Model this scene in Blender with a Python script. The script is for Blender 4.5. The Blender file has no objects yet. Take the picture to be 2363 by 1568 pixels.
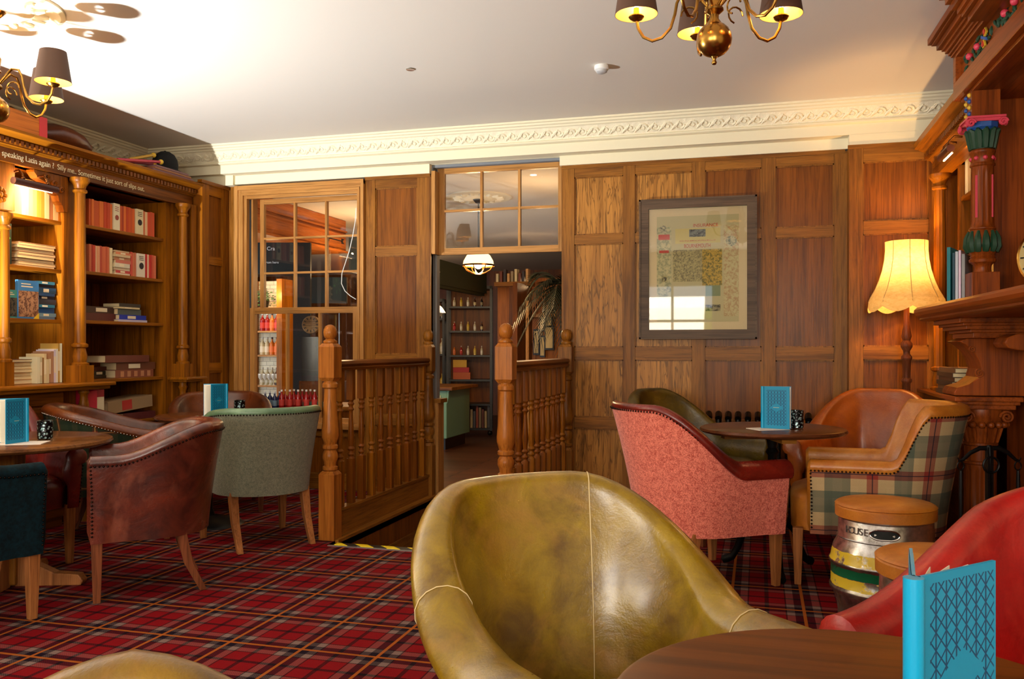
import bpy, bmesh, math, random
from mathutils import Vector, Matrix
random.seed(7)
sc = bpy.context.scene
C = sc.collection
PI = math.pi
# ------------------------------------------------------------------ camera
FPX = 2007.0; CXP = 1181.5; HYP = 803.0; HC = 1.12
YAW = math.atan((1750 - CXP) / FPX)
cam_d = bpy.data.cameras.new('camera')
cam = bpy.data.objects.new('camera', cam_d); C.objects.link(cam)
cam.location = (0, 0, HC); cam.rotation_euler = (PI / 2, 0, YAW)
cam_d.sensor_width = 36; cam_d.lens = 36 * FPX / 2363.0
cam_d.shift_y = (HYP - 784) / 2363.0
cam_d.clip_start = 0.02; cam_d.clip_end = 200
sc.camera = cam
sc.view_settings.view_transform = 'Standard'; sc.view_settings.look = 'None'
sc.view_settings.gamma = 1.0; sc.view_settings.use_curve_mapping = False
sc.view_settings.exposure = 0.35
# ------------------------------------------------------------------ light
w = bpy.data.worlds.new('sky'); sc.world = w; w.use_nodes = True
bg = w.node_tree.nodes['Background']; bg.inputs[0].default_value = (0.82, 0.9, 1.0, 1); bg.inputs[1].default_value = 2.2
def lamp(name, kind, loc, energy, color, size=0.05, rot=None, sy=None, spot=None, blend=0.5, aim=None, spread=None):
    d = bpy.data.lights.new(name, kind); d.energy = energy; d.color = color
    if kind == 'AREA':
        d.shape = 'RECTANGLE'; d.size = size; d.size_y = sy or size
        if spread: d.spread = spread
    else:
        d.shadow_soft_size = size
    if kind == 'SPOT': d.spot_size = spot; d.spot_blend = blend
    o = bpy.data.objects.new(name, d); C.objects.link(o); o.location = loc
    if rot: o.rotation_euler = rot
    if aim: o.rotation_euler = (Vector(aim) - Vector(loc)).to_track_quat('-Z', 'Y').to_euler()
    return o
WARM = (1.0, 0.62, 0.30); WARM2 = (1.0, 0.72, 0.42); DAY = (1.0, 0.90, 0.76)
# daylight through the three windows behind the camera
lamp('daylight', 'AREA', (-2.2, -2.9, 1.45), 130, DAY, 2.6, (PI/2+0.5, 0, 0), 1.3)
lamp('daylight', 'AREA', (0.35, -2.9, 1.6), 100, DAY, 1.1, (PI/2+0.25, 0, 0), 1.6)
# sun thrown up off the window seat at the near left onto ceiling and cornice
lamp('sun_bounce', 'SPOT', (-4.17, 2.70, 0.85), 520, (0.94, 0.97, 1.0), 0.05, spot=math.radians(142), blend=0.25, aim=(-4.0, 3.1, 2.7))
# warm fill points added in the bar room beyond, without any fixtures
for (x, y, z, e) in ((-4.6, 9.5, 2.3, 60), (-7.2, 8.5, 2.4, 55), (-3.2, 12.0, 2.4, 26), (-6.0, 13.5, 2.4, 40), (-2.0, 8.2, 2.45, 30)):
    lamp('bar_fill', 'POINT', (x, y, z - 0.35), e * 0.55, WARM, 0.15)

# ------------------------------------------------------------------ pixel to point helpers
_F = (-math.sin(YAW), math.cos(YAW)); _R = (math.cos(YAW), math.sin(YAW))
def _ray(px, py):
    u = (px - CXP) / FPX; v = (HYP - py) / FPX
    return (_F[0] + u * _R[0], _F[1] + u * _R[1], v)
def atY(px, py, y):
    d = _ray(px, py); t = y / d[1]; return Vector((d[0] * t, y, HC + d[2] * t))
def atX(px, py, x):
    d = _ray(px, py); t = x / d[0]; return Vector((x, d[1] * t, HC + d[2] * t))
def atZ(px, py, z):
    d = _ray(px, py); t = (z - HC) / d[2]; return Vector((d[0] * t, d[1] * t, z))
def atD(px, py, dep):
    d = _ray(px, py); return Vector((d[0] * dep, d[1] * dep, HC + d[2] * dep))

# ------------------------------------------------------------------ materials
def srgb(r, g, b):
    f = lambda c: (c / 255 / 12.92) if c / 255 <= 0.04045 else ((c / 255 + 0.055) / 1.055) ** 2.4
    return (f(r), f(g), f(b), 1)
class NT:
    def __init__(s, name):
        s.m = bpy.data.materials.new(name); s.m.use_nodes = True
        s.n = s.m.node_tree.nodes; s.l = s.m.node_tree.links; s.b = s.n['Principled BSDF']
    def new(s, t, **k):
        n = s.n.new(t)
        for a, v in k.items(): setattr(n, a, v)
        return n
    def link(s, a, b): s.l.new(a, b)
    def val(s, sock, v):
        if hasattr(v, 'is_output') or isinstance(v, bpy.types.NodeSocket): s.link(v, sock)
        else: sock.default_value = v
    def math(s, op, a, b=0.0, c=0.0):
        n = s.new('ShaderNodeMath', operation=op)
        s.val(n.inputs[0], a); s.val(n.inputs[1], b); s.val(n.inputs[2], c); return n.outputs[0]
    def coords(s, kind='Object', scale=(1, 1, 1), rot=(0, 0, 0), loc=(0, 0, 0)):
        tc = s.new('ShaderNodeTexCoord'); mp = s.new('ShaderNodeMapping')
        s.link(tc.outputs[kind], mp.inputs[0]); mp.inputs['Scale'].default_value = scale
        mp.inputs['Rotation'].default_value = rot; mp.inputs['Location'].default_value = loc
        return mp.outputs[0]
    def noise(s, vec, scale=5, detail=3, rough=0.5, dist=0.0):
        n = s.new('ShaderNodeTexNoise'); s.link(vec, n.inputs['Vector'])
        n.inputs['Scale'].default_value = scale; n.inputs['Detail'].default_value = detail
        n.inputs['Roughness'].default_value = rough; n.inputs['Distortion'].default_value = dist
        return n.outputs['Fac']
    def ramp(s, fac, stops, interp='LINEAR'):
        r = s.new('ShaderNodeValToRGB'); s.link(fac, r.inputs[0]); cr = r.color_ramp; cr.interpolation = interp
        while len(cr.elements) < len(stops): cr.elements.new(0.5)
        for e, (p, c) in zip(cr.elements, stops): e.position = p; e.color = c
        return r.outputs[0]
    def mix(s, fac, a, b, mode='MIX'):
        n = s.new('ShaderNodeMix', data_type='RGBA', blend_type=mode)
        s.val(n.inputs[0], fac); s.val(n.inputs[6], a); s.val(n.inputs[7], b); return n.outputs[2]
    def bump(s, h, strength=0.2, dist=0.01):
        n = s.new('ShaderNodeBump'); n.inputs['Strength'].default_value = strength; n.inputs['Distance'].default_value = dist
        s.link(h, n.inputs['Height']); s.link(n.outputs[0], s.b.inputs['Normal']); return n
    def base(s, c): s.val(s.b.inputs['Base Color'], c)
    def set(s, **k):
        for a, v in k.items(): s.b.inputs[a.replace('_', ' ')].default_value = v
def plain(name, col, rough=0.5, metal=0.0, emis=None, es=0.0, **k):
    t = NT(name); t.base(col); t.set(Roughness=rough, Metallic=metal)
    if emis: t.b.inputs['Emission Color'].default_value = emis; t.b.inputs['Emission Strength'].default_value = es
    for a, v in k.items(): t.b.inputs[a.replace('_', ' ')].default_value = v
    return t.m
def shade(c, f): return (c[0] * f, c[1] * f, c[2] * f, 1)
def wood(name, light, dark, axis='z', rough=0.38, fine=1.0, figure=0.0, bump=0.12, coord='Object'):
    """grain stretched along one axis; figure adds broad cathedral streaks"""
    t = NT(name)
    a = {'x': 0, 'y': 1, 'z': 2}[axis]
    sc1 = [14 * fine] * 3; sc1[a] = 0.9 * fine
    sc2 = [95 * fine] * 3; sc2[a] = 3.0 * fine
    v1 = t.coords(coord, sc1); v2 = t.coords(coord, sc2)
    n1 = t.noise(v1, 1.0, 4, 0.6, 0.6 + figure); n2 = t.noise(v2, 1.0, 2, 0.6)
    col = t.ramp(n1, [(0.28, dark), (0.5, tuple(light[i] * 0.62 + dark[i] * 0.38 for i in range(3)) + (1,)), (0.72, light)])
    if figure > 0:
        sc3 = [26] * 3; sc3[a] = 2.2
        v3 = t.coords(coord, sc3)
        n3 = t.noise(v3, 1.0, 3, 0.5, 1.6)
        m = t.ramp(t.math('ABSOLUTE', t.math('SUBTRACT', n3, 0.5)), [(0.0, (1, 1, 1, 1)), (0.05, (0, 0, 0, 1))])
        col = t.mix(t.math('MULTIPLY', m, 0.75 * min(1, figure)), col, shade(dark, 0.28))
    pores = t.ramp(n2, [(0.36, (0.55, 0.55, 0.55, 1)), (0.5, (1, 1, 1, 1))])
    col = t.mix(0.7, col, pores, 'MULTIPLY')
    t.base(col); t.set(Roughness=rough); t.bump(n2, bump, 0.004)
    t.b.inputs['Specular IOR Level'].default_value = 0.16
    return t.m
def leather(name, col, dark, rough=0.34, wear=None, scale=9.0, vein=True, coat=0.25, cr=0.3):
    t = NT(name)
    v = t.coords('Object', (1, 1, 1))
    n1 = t.noise(v, scale, 5, 0.62, 0.4); n2 = t.noise(v, scale * 26, 3, 0.6)
    c = t.ramp(n1, [(0.3, dark), (0.62, col)])
    if wear:
        n3 = t.noise(v, scale * 0.45, 4, 0.7, 0.8)
        c = t.mix(t.ramp(n3, [(0.5, (0, 0, 0, 1)), (0.74, (1, 1, 1, 1))]), c, wear)
    c = t.mix(0.25, c, t.ramp(n2, [(0.3, (0.6, 0.6, 0.6, 1)), (0.6, (1, 1, 1, 1))]), 'MULTIPLY')
    t.base(c); t.link(t.ramp(n1, [(0.3, (rough + .1,) * 3 + (1,)), (0.7, (rough - .05,) * 3 + (1,))]), t.b.inputs['Roughness'])
    t.b.inputs['Coat Weight'].default_value = coat; t.b.inputs['Coat Roughness'].default_value = cr
    h = t.math('ADD', t.math('MULTIPLY', n1, 1.0), t.math('MULTIPLY', n2, 0.12)); t.bump(h, 0.28, 0.02)
    return t.m
def fabric(name, a, b, scale=260, rough=0.95):
    t = NT(name); v = t.coords('Object', (1, 1, 1))
    n = t.noise(v, scale, 2, 0.7); n2 = t.noise(v, scale * 0.3, 2, 0.5)
    c = t.ramp(t.math('ADD', t.math('MULTIPLY', n, 0.7), t.math('MULTIPLY', n2, 0.3)), [(0.38, a), (0.6, b)])
    t.base(c); t.set(Roughness=rough); t.b.inputs['Sheen Weight'].default_value = 0.2 if b[1] > 0.05 else 0.0; t.b.inputs['Specular IOR Level'].default_value = 0.2
    t.bump(n, 0.35, 0.003); return t.m
def stripes(t, coord, period, stops):
    """one tartan axis: symmetric stripe ramp over a period"""
    f = t.math('FRACT', t.math('ADD', t.math('DIVIDE', coord, period), 100.0))
    d = t.math('MULTIPLY', t.math('ABSOLUTE', t.math('SUBTRACT', f, 0.5)), 2.0)   # 1 at line, 0 mid
    d = t.math('SUBTRACT', 1.0, d)
    return t.ramp(d, stops, 'CONSTANT')
CARP_DIM = 0.55
def tartan(name, px, py, stops, stops2=None, coord='Object', ox=0, oy=0, rough=0.95, line=None, lw=0.03, twill=380, swap=False, over=0.85):
    t = NT(name)
    tc = t.new('ShaderNodeTexCoord'); sp = t.new('ShaderNodeSeparateXYZ'); t.link(tc.outputs[coord], sp.inputs[0])
    x = t.math('SUBTRACT', sp.outputs[0], ox); y = t.math('SUBTRACT', sp.outputs[1], oy)
    ca = stripes(t, x, px, stops); cb = stripes(t, y, py, stops2 or stops)
    tw = t.math('FRACT', t.math('MULTIPLY', t.math('ADD', x, y), twill))
    tw = t.math('ADD', t.math('MULTIPLY', t.math('GREATER_THAN', tw, 0.5), 0.5), 0.25)
    v = t.coords(coord, (1, 1, 1))
    nz = t.noise(v, 420, 2, 0.7)
    fac = t.math('ADD', t.math('MULTIPLY', tw, 0.55), t.math('MULTIPLY', nz, 0.45))
    c = t.mix(0.5, t.mix(fac, ca, cb), t.mix(1.0, ca, cb, 'DARKEN'))
    if line:
        for cc, p in ((x, px), (y, py)):
            f = t.math('FRACT', t.math('ADD', t.math('DIVIDE', cc, p), 100.0))
            d = t.math('ABSOLUTE', t.math('SUBTRACT', f, 0.5))
            c = t.mix(t.math('MULTIPLY', t.math('GREATER_THAN', d, 0.5 - lw), over), c, line)
    c = t.mix(0.45, c, t.ramp(nz, [(0.3, (0.55, 0.55, 0.55, 1)), (0.65, (1.15, 1.15, 1.15, 1))]), 'MULTIPLY')
    t.base(c); t.set(Roughness=rough); t.b.inputs['Specular IOR Level'].default_value = 0.1
    t.bump(nz, 0.4, 0.004); return t.m

OAK_L = srgb(176, 112, 52); OAK_D = srgb(112, 62, 24)
M = {}
for ax in 'xyz':
    M['oak_' + ax] = wood('oak_' + ax, srgb(162, 104, 36), srgb(98, 54, 14), ax, 0.36, 1.0, 0.25)
    M['pine_' + ax] = wood('pale_oak_' + ax, srgb(198, 142, 78), srgb(152, 100, 46), ax, 0.35)
    M['dark_' + ax] = wood('brown_oak_' + ax, srgb(134, 72, 14), srgb(78, 38, 6), ax, 0.34)
    M['mahog_' + ax] = wood('mahogany_' + ax, srgb(158, 76, 24), srgb(84, 34, 8), ax, 0.32)
    M['shelf_' + ax] = wood('bookcase_oak_' + ax, srgb(162, 96, 16), srgb(94, 48, 5), ax, 0.36)
M['fig_z'] = wood('figured_oak', srgb(198, 136, 62), srgb(148, 94, 36), 'z', 0.33, 0.8, 1.0)
M['panel_z'] = wood('panel_oak', srgb(138, 78, 20), srgb(92, 48, 10), 'z', 0.3, 1.3)
M['ceiling'] = plain('ceiling_paint', srgb(226, 218, 204), 0.8)
M['cream'] = plain('cream_plaster', srgb(232, 222, 190), 0.7)
def plaster():
    t = NT('carved_plaster'); v = t.coords('Object', (1, 1, 1))
    w1 = t.new('ShaderNodeTexVoronoi'); t.link(v, w1.inputs['Vector']); w1.inputs['Scale'].default_value = 26
    n = t.noise(v, 34, 4, 0.6, 2.5)
    h = t.math('ADD', w1.outputs['Distance'], n)
    t.base(srgb(242, 232, 202)); t.set(Roughness=0.75); t.bump(h, 0.35, 0.02); return t.m
M['carved'] = plaster()
M['black'] = plain('black_iron', srgb(22, 20, 20), 0.35, 0.6)
M['blackp'] = plain('black_paint', srgb(18, 18, 18), 0.4)
M['brass'] = plain('aged_brass', srgb(176, 132, 62), 0.25, 1.0)
M['brassd'] = plain('dark_brass', srgb(110, 70, 36), 0.3, 1.0)
M['white'] = plain('white_plastic', srgb(235, 235, 232), 0.4)
M['paper'] = plain('paper', srgb(226, 214, 184), 0.8)
M['glass'] = None
def glassy():
    t = NT('window_glass')
    tr = t.new('ShaderNodeBsdfTransparent'); gl = t.new('ShaderNodeBsdfGlossy'); gl.inputs['Roughness'].default_value = 0.02
    fr = t.new('ShaderNodeFresnel'); fr.inputs[0].default_value = 1.5
    mx = t.new('ShaderNodeMixShader'); t.link(fr.outputs[0], mx.inputs[0]); t.link(tr.outputs[0], mx.inputs[1]); t.link(gl.outputs[0], mx.inputs[2])
    t.link(mx.outputs[0], t.n['Material Output'].inputs[0]); return t.m
M['glass'] = glassy()

# ------------------------------------------------------------------ mesh builder
class MB:
    def __init__(s): s.v = []; s.f = []; s.mi = []; s.uv = {}; s.T = Matrix.Identity(4)
    def add(s, vs, fs, mi=0, uvs=None):
        o = len(s.v); T = s.T
        s.v += [tuple(T @ Vector(p)) for p in vs]
        for k, f in enumerate(fs):
            if uvs: s.uv[len(s.f)] = [uvs[i] for i in f]
            s.f.append([i + o for i in f]); s.mi.append(mi)
        return s
    def box(s, a, b, mi=0):
        x0, y0, z0 = [min(a[i], b[i]) for i in range(3)]; x1, y1, z1 = [max(a[i], b[i]) for i in range(3)]
        vs = [(x0, y0, z0), (x1, y0, z0), (x1, y1, z0), (x0, y1, z0), (x0, y0, z1), (x1, y0, z1), (x1, y1, z1), (x0, y1, z1)]
        return s.add(vs, [(0, 3, 2, 1), (4, 5, 6, 7), (0, 1, 5, 4), (1, 2, 6, 5), (2, 3, 7, 6), (3, 0, 4, 7)], mi)
    def cbox(s, c, d, mi=0, rz=0.0, rx=0.0, ry=0.0):
        old = s.T; s.T = old @ Matrix.Translation(c) @ Matrix.Rotation(rz, 4, 'Z') @ Matrix.Rotation(rx, 4, 'X') @ Matrix.Rotation(ry, 4, 'Y')
        s.box((-d[0] / 2, -d[1] / 2, -d[2] / 2), (d[0] / 2, d[1] / 2, d[2] / 2), mi); s.T = old; return s
    def prism(s, poly, axis, a, b, mi=0):
        """poly: 2d points; axis 'x': (y,z), 'y': (x,z), 'z': (x,y)"""
        def P(p, t): return (t, p[0], p[1]) if axis == 'x' else ((p[0], t, p[1]) if axis == 'y' else (p[0], p[1], t))
        n = len(poly); vs = [P(p, a) for p in poly] + [P(p, b) for p in poly]
        fs = [(i, (i + 1) % n, n + (i + 1) % n, n + i) for i in range(n)] + [tuple(range(n))[::-1], tuple(range(n, 2 * n))]
        return s.add(vs, fs, mi)
    def lathe(s, prof, c=(0, 0, 0), seg=20, mi=0, axis='z', flute=None, cap=True):
        vs = []; n = len(prof)
        for (r, z) in prof:
            for k in range(seg):
                a = 2 * PI * k / seg; rr = r
                if flute and flute[0] <= z <= flute[1]: rr = r * (1 - flute[3] * (0.5 + 0.5 * math.cos(a * flute[2])))
                x, y = rr * math.cos(a), rr * math.sin(a)
                p = (x, y, z) if axis == 'z' else ((x, z, y) if axis == 'y' else (z, x, y))
                vs.append((p[0] + c[0], p[1] + c[1], p[2] + c[2]))
        fs = []
        for i in range(n - 1):
            for k in range(seg):
                k2 = (k + 1) % seg; fs.append((i * seg + k, i * seg + k2, (i + 1) * seg + k2, (i + 1) * seg + k))
        if cap: fs += [tuple(range(seg))[::-1], tuple(range((n - 1) * seg, n * seg))]
        return s.add(vs, fs, mi)
    def ball(s, c, r, seg=16, mi=0, sz=1.0):
        pr = [(max(1e-4, r * math.sin(PI * i / 10)), -r * sz * math.cos(PI * i / 10)) for i in range(11)]
        return s.lathe(pr, c, seg, mi)
    def tube(s, path, r, seg=8, mi=0, closed=False, flat=1.0):
        pts = [Vector(p) for p in path]; n = len(pts); vs = []; up = None
        for i, p in enumerate(pts):
            a = pts[(i - 1) % n] if (closed or i > 0) else pts[i]; b = pts[(i + 1) % n] if (closed or i < n - 1) else pts[i]
            t = (b - a).normalized() if (b - a).length > 1e-9 else Vector((0, 0, 1))
            if up is None:
                up = Vector((0, 0, 1)) if abs(t.z) < 0.9 else Vector((1, 0, 0))
            u = (up - t * up.dot(t)).normalized(); w_ = t.cross(u); up = u
            rr = r[i] if isinstance(r, (list, tuple)) else r
            for k in range(seg):
                an = 2 * PI * k / seg; q = p + u * (rr * math.cos(an)) + w_ * (rr * flat * math.sin(an)); vs.append(tuple(q))
        fs = []
        for i in range(n if closed else n - 1):
            j = (i + 1) % n
            for k in range(seg):
                k2 = (k + 1) % seg; fs.append((i * seg + k, i * seg + k2, j * seg + k2, j * seg + k))
        if not closed: fs += [tuple(range(seg))[::-1], tuple(range((n - 1) * seg, n * seg))]
        return s.add(vs, fs, mi)
    def grid(s, rows, mi=0, uv=True, closed_u=False, skip=None):
        """rows: list of equally long point lists"""
        n, m = len(rows), len(rows[0]); vs = [p for r in rows for p in r]; fs = []
        for i in range(n - 1):
            for j in range(m if closed_u else m - 1):
                j2 = (j + 1) % m; fs.append((i * m + j, i * m + j2, (i + 1) * m + j2, (i + 1) * m + j))
        uvs = None
        if uv:
            acc = [0.0] * n
            for i in range(1, n): acc[i] = acc[i - 1] + (Vector(rows[i][m // 2]) - Vector(rows[i - 1][m // 2])).length
            uvs = []
            for i in range(n):
                l = 0.0
                for j in range(m):
                    if j: l += (Vector(rows[i][j]) - Vector(rows[i][j - 1])).length
                    uvs.append((acc[i], rows[i][j][2]))
        return s.add(vs, fs, mi, uvs)
    def build(s, name, mats, parent=None, smooth=40, bevel=0, subd=0, solid=0, label=None):
        me = bpy.data.meshes.new(name); me.from_pydata(s.v, [], s.f)
        if not isinstance(mats, (list, tuple)): mats = [mats]
        for m in mats: me.materials.append(m)
        me.polygons.foreach_set('material_index', s.mi)
        if s.uv:
            uvl = me.uv_layers.new(name='UVMap')
            for p in me.polygons:
                if p.index in s.uv:
                    for li, c in zip(p.loop_indices, s.uv[p.index]): uvl.data[li].uv = c
        me.validate(); me.update()
        bm = bmesh.new(); bm.from_mesh(me)
        if subd: bmesh.ops.remove_doubles(bm, verts=bm.verts, dist=1e-5)
        bmesh.ops.recalc_face_normals(bm, faces=bm.faces); bm.to_mesh(me); bm.free()
        o = bpy.data.objects.new(name, me); C.objects.link(o)
        if smooth:
            me.polygons.foreach_set('use_smooth', [True] * len(me.polygons)); me.set_sharp_from_angle(angle=math.radians(smooth))
        if solid:
            md = o.modifiers.new('solid', 'SOLIDIFY'); md.thickness = solid; md.offset = 0
        if bevel:
            md = o.modifiers.new('bevel', 'BEVEL'); md.width = bevel; md.segments = 2; md.limit_method = 'ANGLE'; md.angle_limit = math.radians(40)
        if subd:
            md = o.modifiers.new('subd', 'SUBSURF'); md.levels = subd; md.render_levels = subd
        if parent: o.parent = parent
        if label: o['label'] = label
        return o
def tag(o, label, cat, group=None, kind=None):
    o['label'] = label; o['category'] = cat
    if group: o['group'] = group
    if kind: o['kind'] = kind
    return o
def thing(name, label, cat, loc=(0, 0, 0), rz=0.0, group=None):
    o = bpy.data.objects.new(name, None); C.objects.link(o); o.empty_display_size = 0.1
    o.location = loc; o.rotation_euler = (0, 0, rz); return tag(o, label, cat, group)
def struct(o): o['kind'] = 'structure'; return o
def dup(root, loc, rz, label, group=None, cat=None):
    r = root.copy(); C.objects.link(r); r.location = loc; r.rotation_euler = (0, 0, rz); r['label'] = label
    if group: r['group'] = group
    for ch in list(root.children):
        c = ch.copy(); C.objects.link(c); c.parent = r
        for g in list(ch.children):
            d = g.copy(); C.objects.link(d); d.parent = c
    return r
def text_mesh(name, body, size, mat, parent=None, loc=(0, 0, 0), rot=(0, 0, 0), extrude=0.001, align='CENTER', font_scale=1.0, shear=0.0):
    cu = bpy.data.curves.new(name, 'FONT'); cu.body = body; cu.size = size; cu.extrude = extrude; cu.align_x = align; cu.align_y = 'CENTER'
    cu.shear = shear; cu.space_character = font_scale
    tmp = bpy.data.objects.new(name, cu); C.objects.link(tmp)
    dg = bpy.context.evaluated_depsgraph_get(); me = bpy.data.meshes.new_from_object(tmp.evaluated_get(dg))
    bpy.data.objects.remove(tmp)
    me.materials.clear(); me.materials.append(mat)
    o = bpy.data.objects.new(name, me); C.objects.link(o); o.location = loc; o.rotation_euler = rot
    if parent: o.parent = parent
    return o
# ================================================================== the setting
YW = 6.22; ZC = 2.735; WX0, WX1 = -4.95, 1.62; LOWZ = -0.30
# ---- floor with the stair well cut out
carp = tartan('tartan_carpet', 0.303, 0.335,
    [(0.0, srgb(22, 7, 22)), (0.25, srgb(122, 98, 90)), (0.46, srgb(30, 2, 8)), (0.50, srgb(120, 4, 12)), (0.94, srgb(34, 2, 8))],
    ox=-2.540, oy=3.228, line=srgb(160, 84, 24), lw=0.022, twill=110, over=0.85)
b = MB(); SX0, SX1, SY0 = -2.36, -1.20, 4.47
for (x0, x1, y0, y1) in ((WX0, SX0, -2.5, 6.25), (SX1, 2.4, -2.5, 6.25), (SX0, SX1, -2.5, SY0)):
    b.box((x0, y0, -0.06), (x1, y1, 0))
struct(b.build('floor', carp, smooth=0))
# lower floor of the bar room and of the stair well
def boards():
    t = NT('dark_boards'); v = t.coords('Object', (0.55, 7.0, 1))
    br = t.new('ShaderNodeTexBrick'); t.link(v, br.inputs['Vector']); br.inputs['Scale'].default_value = 1.0
    br.inputs['Color1'].default_value = srgb(92, 52, 26); br.inputs['Color2'].default_value = srgb(66, 35, 18); br.inputs['Mortar'].default_value = srgb(26, 12, 6)
    br.inputs['Mortar Size'].default_value = 0.008; br.inputs['Brick Width'].default_value = 0.9; br.inputs['Row Height'].default_value = 1.0
    n = t.noise(t.coords('Object', (2, 40, 1)), 1.0, 3)
    t.base(t.mix(0.5, br.outputs[0], t.ramp(n, [(0.3, (0.4, 0.4, 0.4, 1)), (0.7, (1.1, 1.1, 1.1, 1))]), 'MULTIPLY')); t.set(Roughness=0.42); return t.m
M['boards'] = boards()
b = MB(); b.box((-12.0, 6.25, LOWZ - 0.05), (3.5, 18.0, LOWZ)); b.box((SX0, SY0, LOWZ - 0.05), (SX1, 6.25, LOWZ))
struct(b.build('floor', M['boards'], smooth=0))
b = MB(); b.box((SX0, SY0, LOWZ), (SX1, SY0 + 0.30, -0.15)); b.box((SX0, SY0 - 0.012, -0.15), (SX1, SY0 + 0.0, -0.0), 0)
struct(b.build('trim_9', [M['dark_x']], smooth=0))
# stair well cheeks
b = MB()
b.box((SX0 - 0.02, SY0, LOWZ), (SX0, 6.3, -0.001)); b.box((SX0, SY0, LOWZ), (SX0 + 0.012, 6.3, LOWZ + 0.11), 1)
b.box((SX1, SY0, LOWZ), (SX1 + 0.02, 6.3, -0.001)); b.box((SX1 - 0.012, SY0, LOWZ), (SX1, 6.3, LOWZ + 0.11), 1)
b.box((SX0 - 0.03, SY0 + 0.1, -0.012), (SX0 + 0.022, 6.2, 0.006), 1)
b.box((SX1 - 0.022, SY0 + 0.1, -0.012), (SX1 + 0.03, 6.2, 0.006), 1)
struct(b.build('trim_8', [M['panel_z'], M['oak_y']], smooth=0))
# hazard tape on the step edge
def hazard():
    t = NT('hazard_tape'); tc = t.new('ShaderNodeTexCoord'); sp = t.new('ShaderNodeSeparateXYZ'); t.link(tc.outputs['Object'], sp.inputs[0])
    f = t.math('FRACT', t.math('DIVIDE', t.math('ADD', sp.outputs[0], t.math('MULTIPLY', sp.outputs[1], 1.2)), 0.16))
    t.base(t.mix(t.math('GREATER_THAN', f, 0.5), srgb(236, 206, 30), srgb(20, 20, 18))); t.set(Roughness=0.4); return t.m
b = MB(); b.box((SX0 + 0.05, SY0 - 0.016, 0.0), (SX1, SY0 + 0.034, 0.007), 0); b.box((SX0 + 0.02, SY0 - 0.032, 0.0), (SX1, SY0 - 0.016, 0.005), 1)
tag(b.build('hazard_tape', [hazard(), plain('aluminium_strip', srgb(200, 200, 200), 0.3, 0.9)], smooth=0), 'yellow and black hazard tape with metal edging along the top step of the stair', 'tape')

# ---- ceiling
b = MB(); b.box((WX0 - 0.1, -2.6, ZC), (2.4, 6.32, ZC + 0.08)); struct(b.build('ceiling', M['ceiling'], smooth=0))
b = MB(); b.box((-12.0, 6.32, ZC), (3.5, 18.0, ZC + 0.08)); struct(b.build('ceiling', M['ceiling'], smooth=0))

# ---- back wall: panelling laid out as stiles, rails and recessed panels
OX0, OX1 = -2.40, -1.385      # doorway
b = MB()                     # slots: 0 stile z, 1 rail x, 2 figured panel, 3 plain panel, 4 cream
YB = YW + 0.022              # recessed panel plane
def panelled(b, x0, x1, stiles, rails, y, fig, z0, z1, pm=2, pd=3):
    """stiles: list of (xa,xb); rails: list of (za,zb)"""
    for (a, c) in stiles: b.box((a, y, z0), (c, y + 0.03, z1), 0)
    xs = [(stiles[i][1], stiles[i + 1][0]) for i in range(len(stiles) - 1)]
    for i, (a, c) in enumerate(xs):
        for (ra, rb) in rails: b.box((a + .0015, y + 0.002, ra), (c - .0015, y + 0.03, rb), 1)
        rr = sorted(rails)
        for k in range(len(rr) - 1):
            za, zb = rr[k][1], rr[k + 1][0]
            mm = pm if fig(i, k) else pd
            b.box((a, y + 0.019, za), (c, y + 0.03, zb), mm)
            for (p, q) in (((a, za), (a + 0.008, zb)), ((c - 0.008, za), (c, zb)), ((a, za), (c, za + 0.008)), ((a, zb - 0.008), (c, zb))):
                b.box((p[0], y + 0.010, p[1]), (q[0], y + 0.0195, q[1]), 0)
ZR = [(0.0, 0.10), (0.534, 0.616), (1.034, 1.123), (1.874, 1.940), (2.362, 2.44)]
panelled(b, -1.385, 0.573, [(-1.385, -1.291), (-0.933, -0.849), (-0.448, -0.359), (0.020, 0.114), (0.491, 0.575)], ZR, YW, lambda i, k: i < 2, 0, 2.44)
b.box((-1.385, YW - 0.006, 2.425), (0.56, YW + 0.0, 2.45), 1)
# panel bay to the right, standing forward
panelled(b, 0.575, 1.62, [(0.575, 0.66), (1.053, 1.115), (1.50, 1.60)], [(0, 0.1), (0.56, 0.63), (1.044, 1.128), (1.863, 1.948), (2.335, 2.44)], 6.10, lambda i, k: False, 0, 2.44)
b.box((0.572, 6.10, 0), (0.576, YW + 0.03, 2.44), 0); b.box((0.565, 6.092, 2.425), (1.6, 6.10, 2.45), 1)
# panel between window and doorway
panelled(b, -2.95, -2.40, [(-2.955, -2.87), (-2.52, -2.40)], [(0, 0.1), (0.52, 0.6), (0.99, 1.07), (1.835, 1.905), (2.36, 2.44)], YW, lambda i, k: False, 0, 2.44)
b.box((-2.955, YW - 0.008, 2.425), (-2.41, YW, 2.45), 1)
# left of the window and below it
b.box((-4.20, YW + 0.02, 0), (-4.105, YW + 0.03, 2.44), 0)
panelled(b, -4.105, -2.955, [(-4.105, -4.0), (-3.55, -3.47), (-3.04, -2.955)], [(0, 0.12), (0.42, 0.50)], YW, lambda i, k: False, 0, 0.50)
struct(b.build('wall_back', [M['oak_z'], M['oak_x'], M['fig_z'], M['panel_z'], M['cream']], smooth=0))
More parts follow.
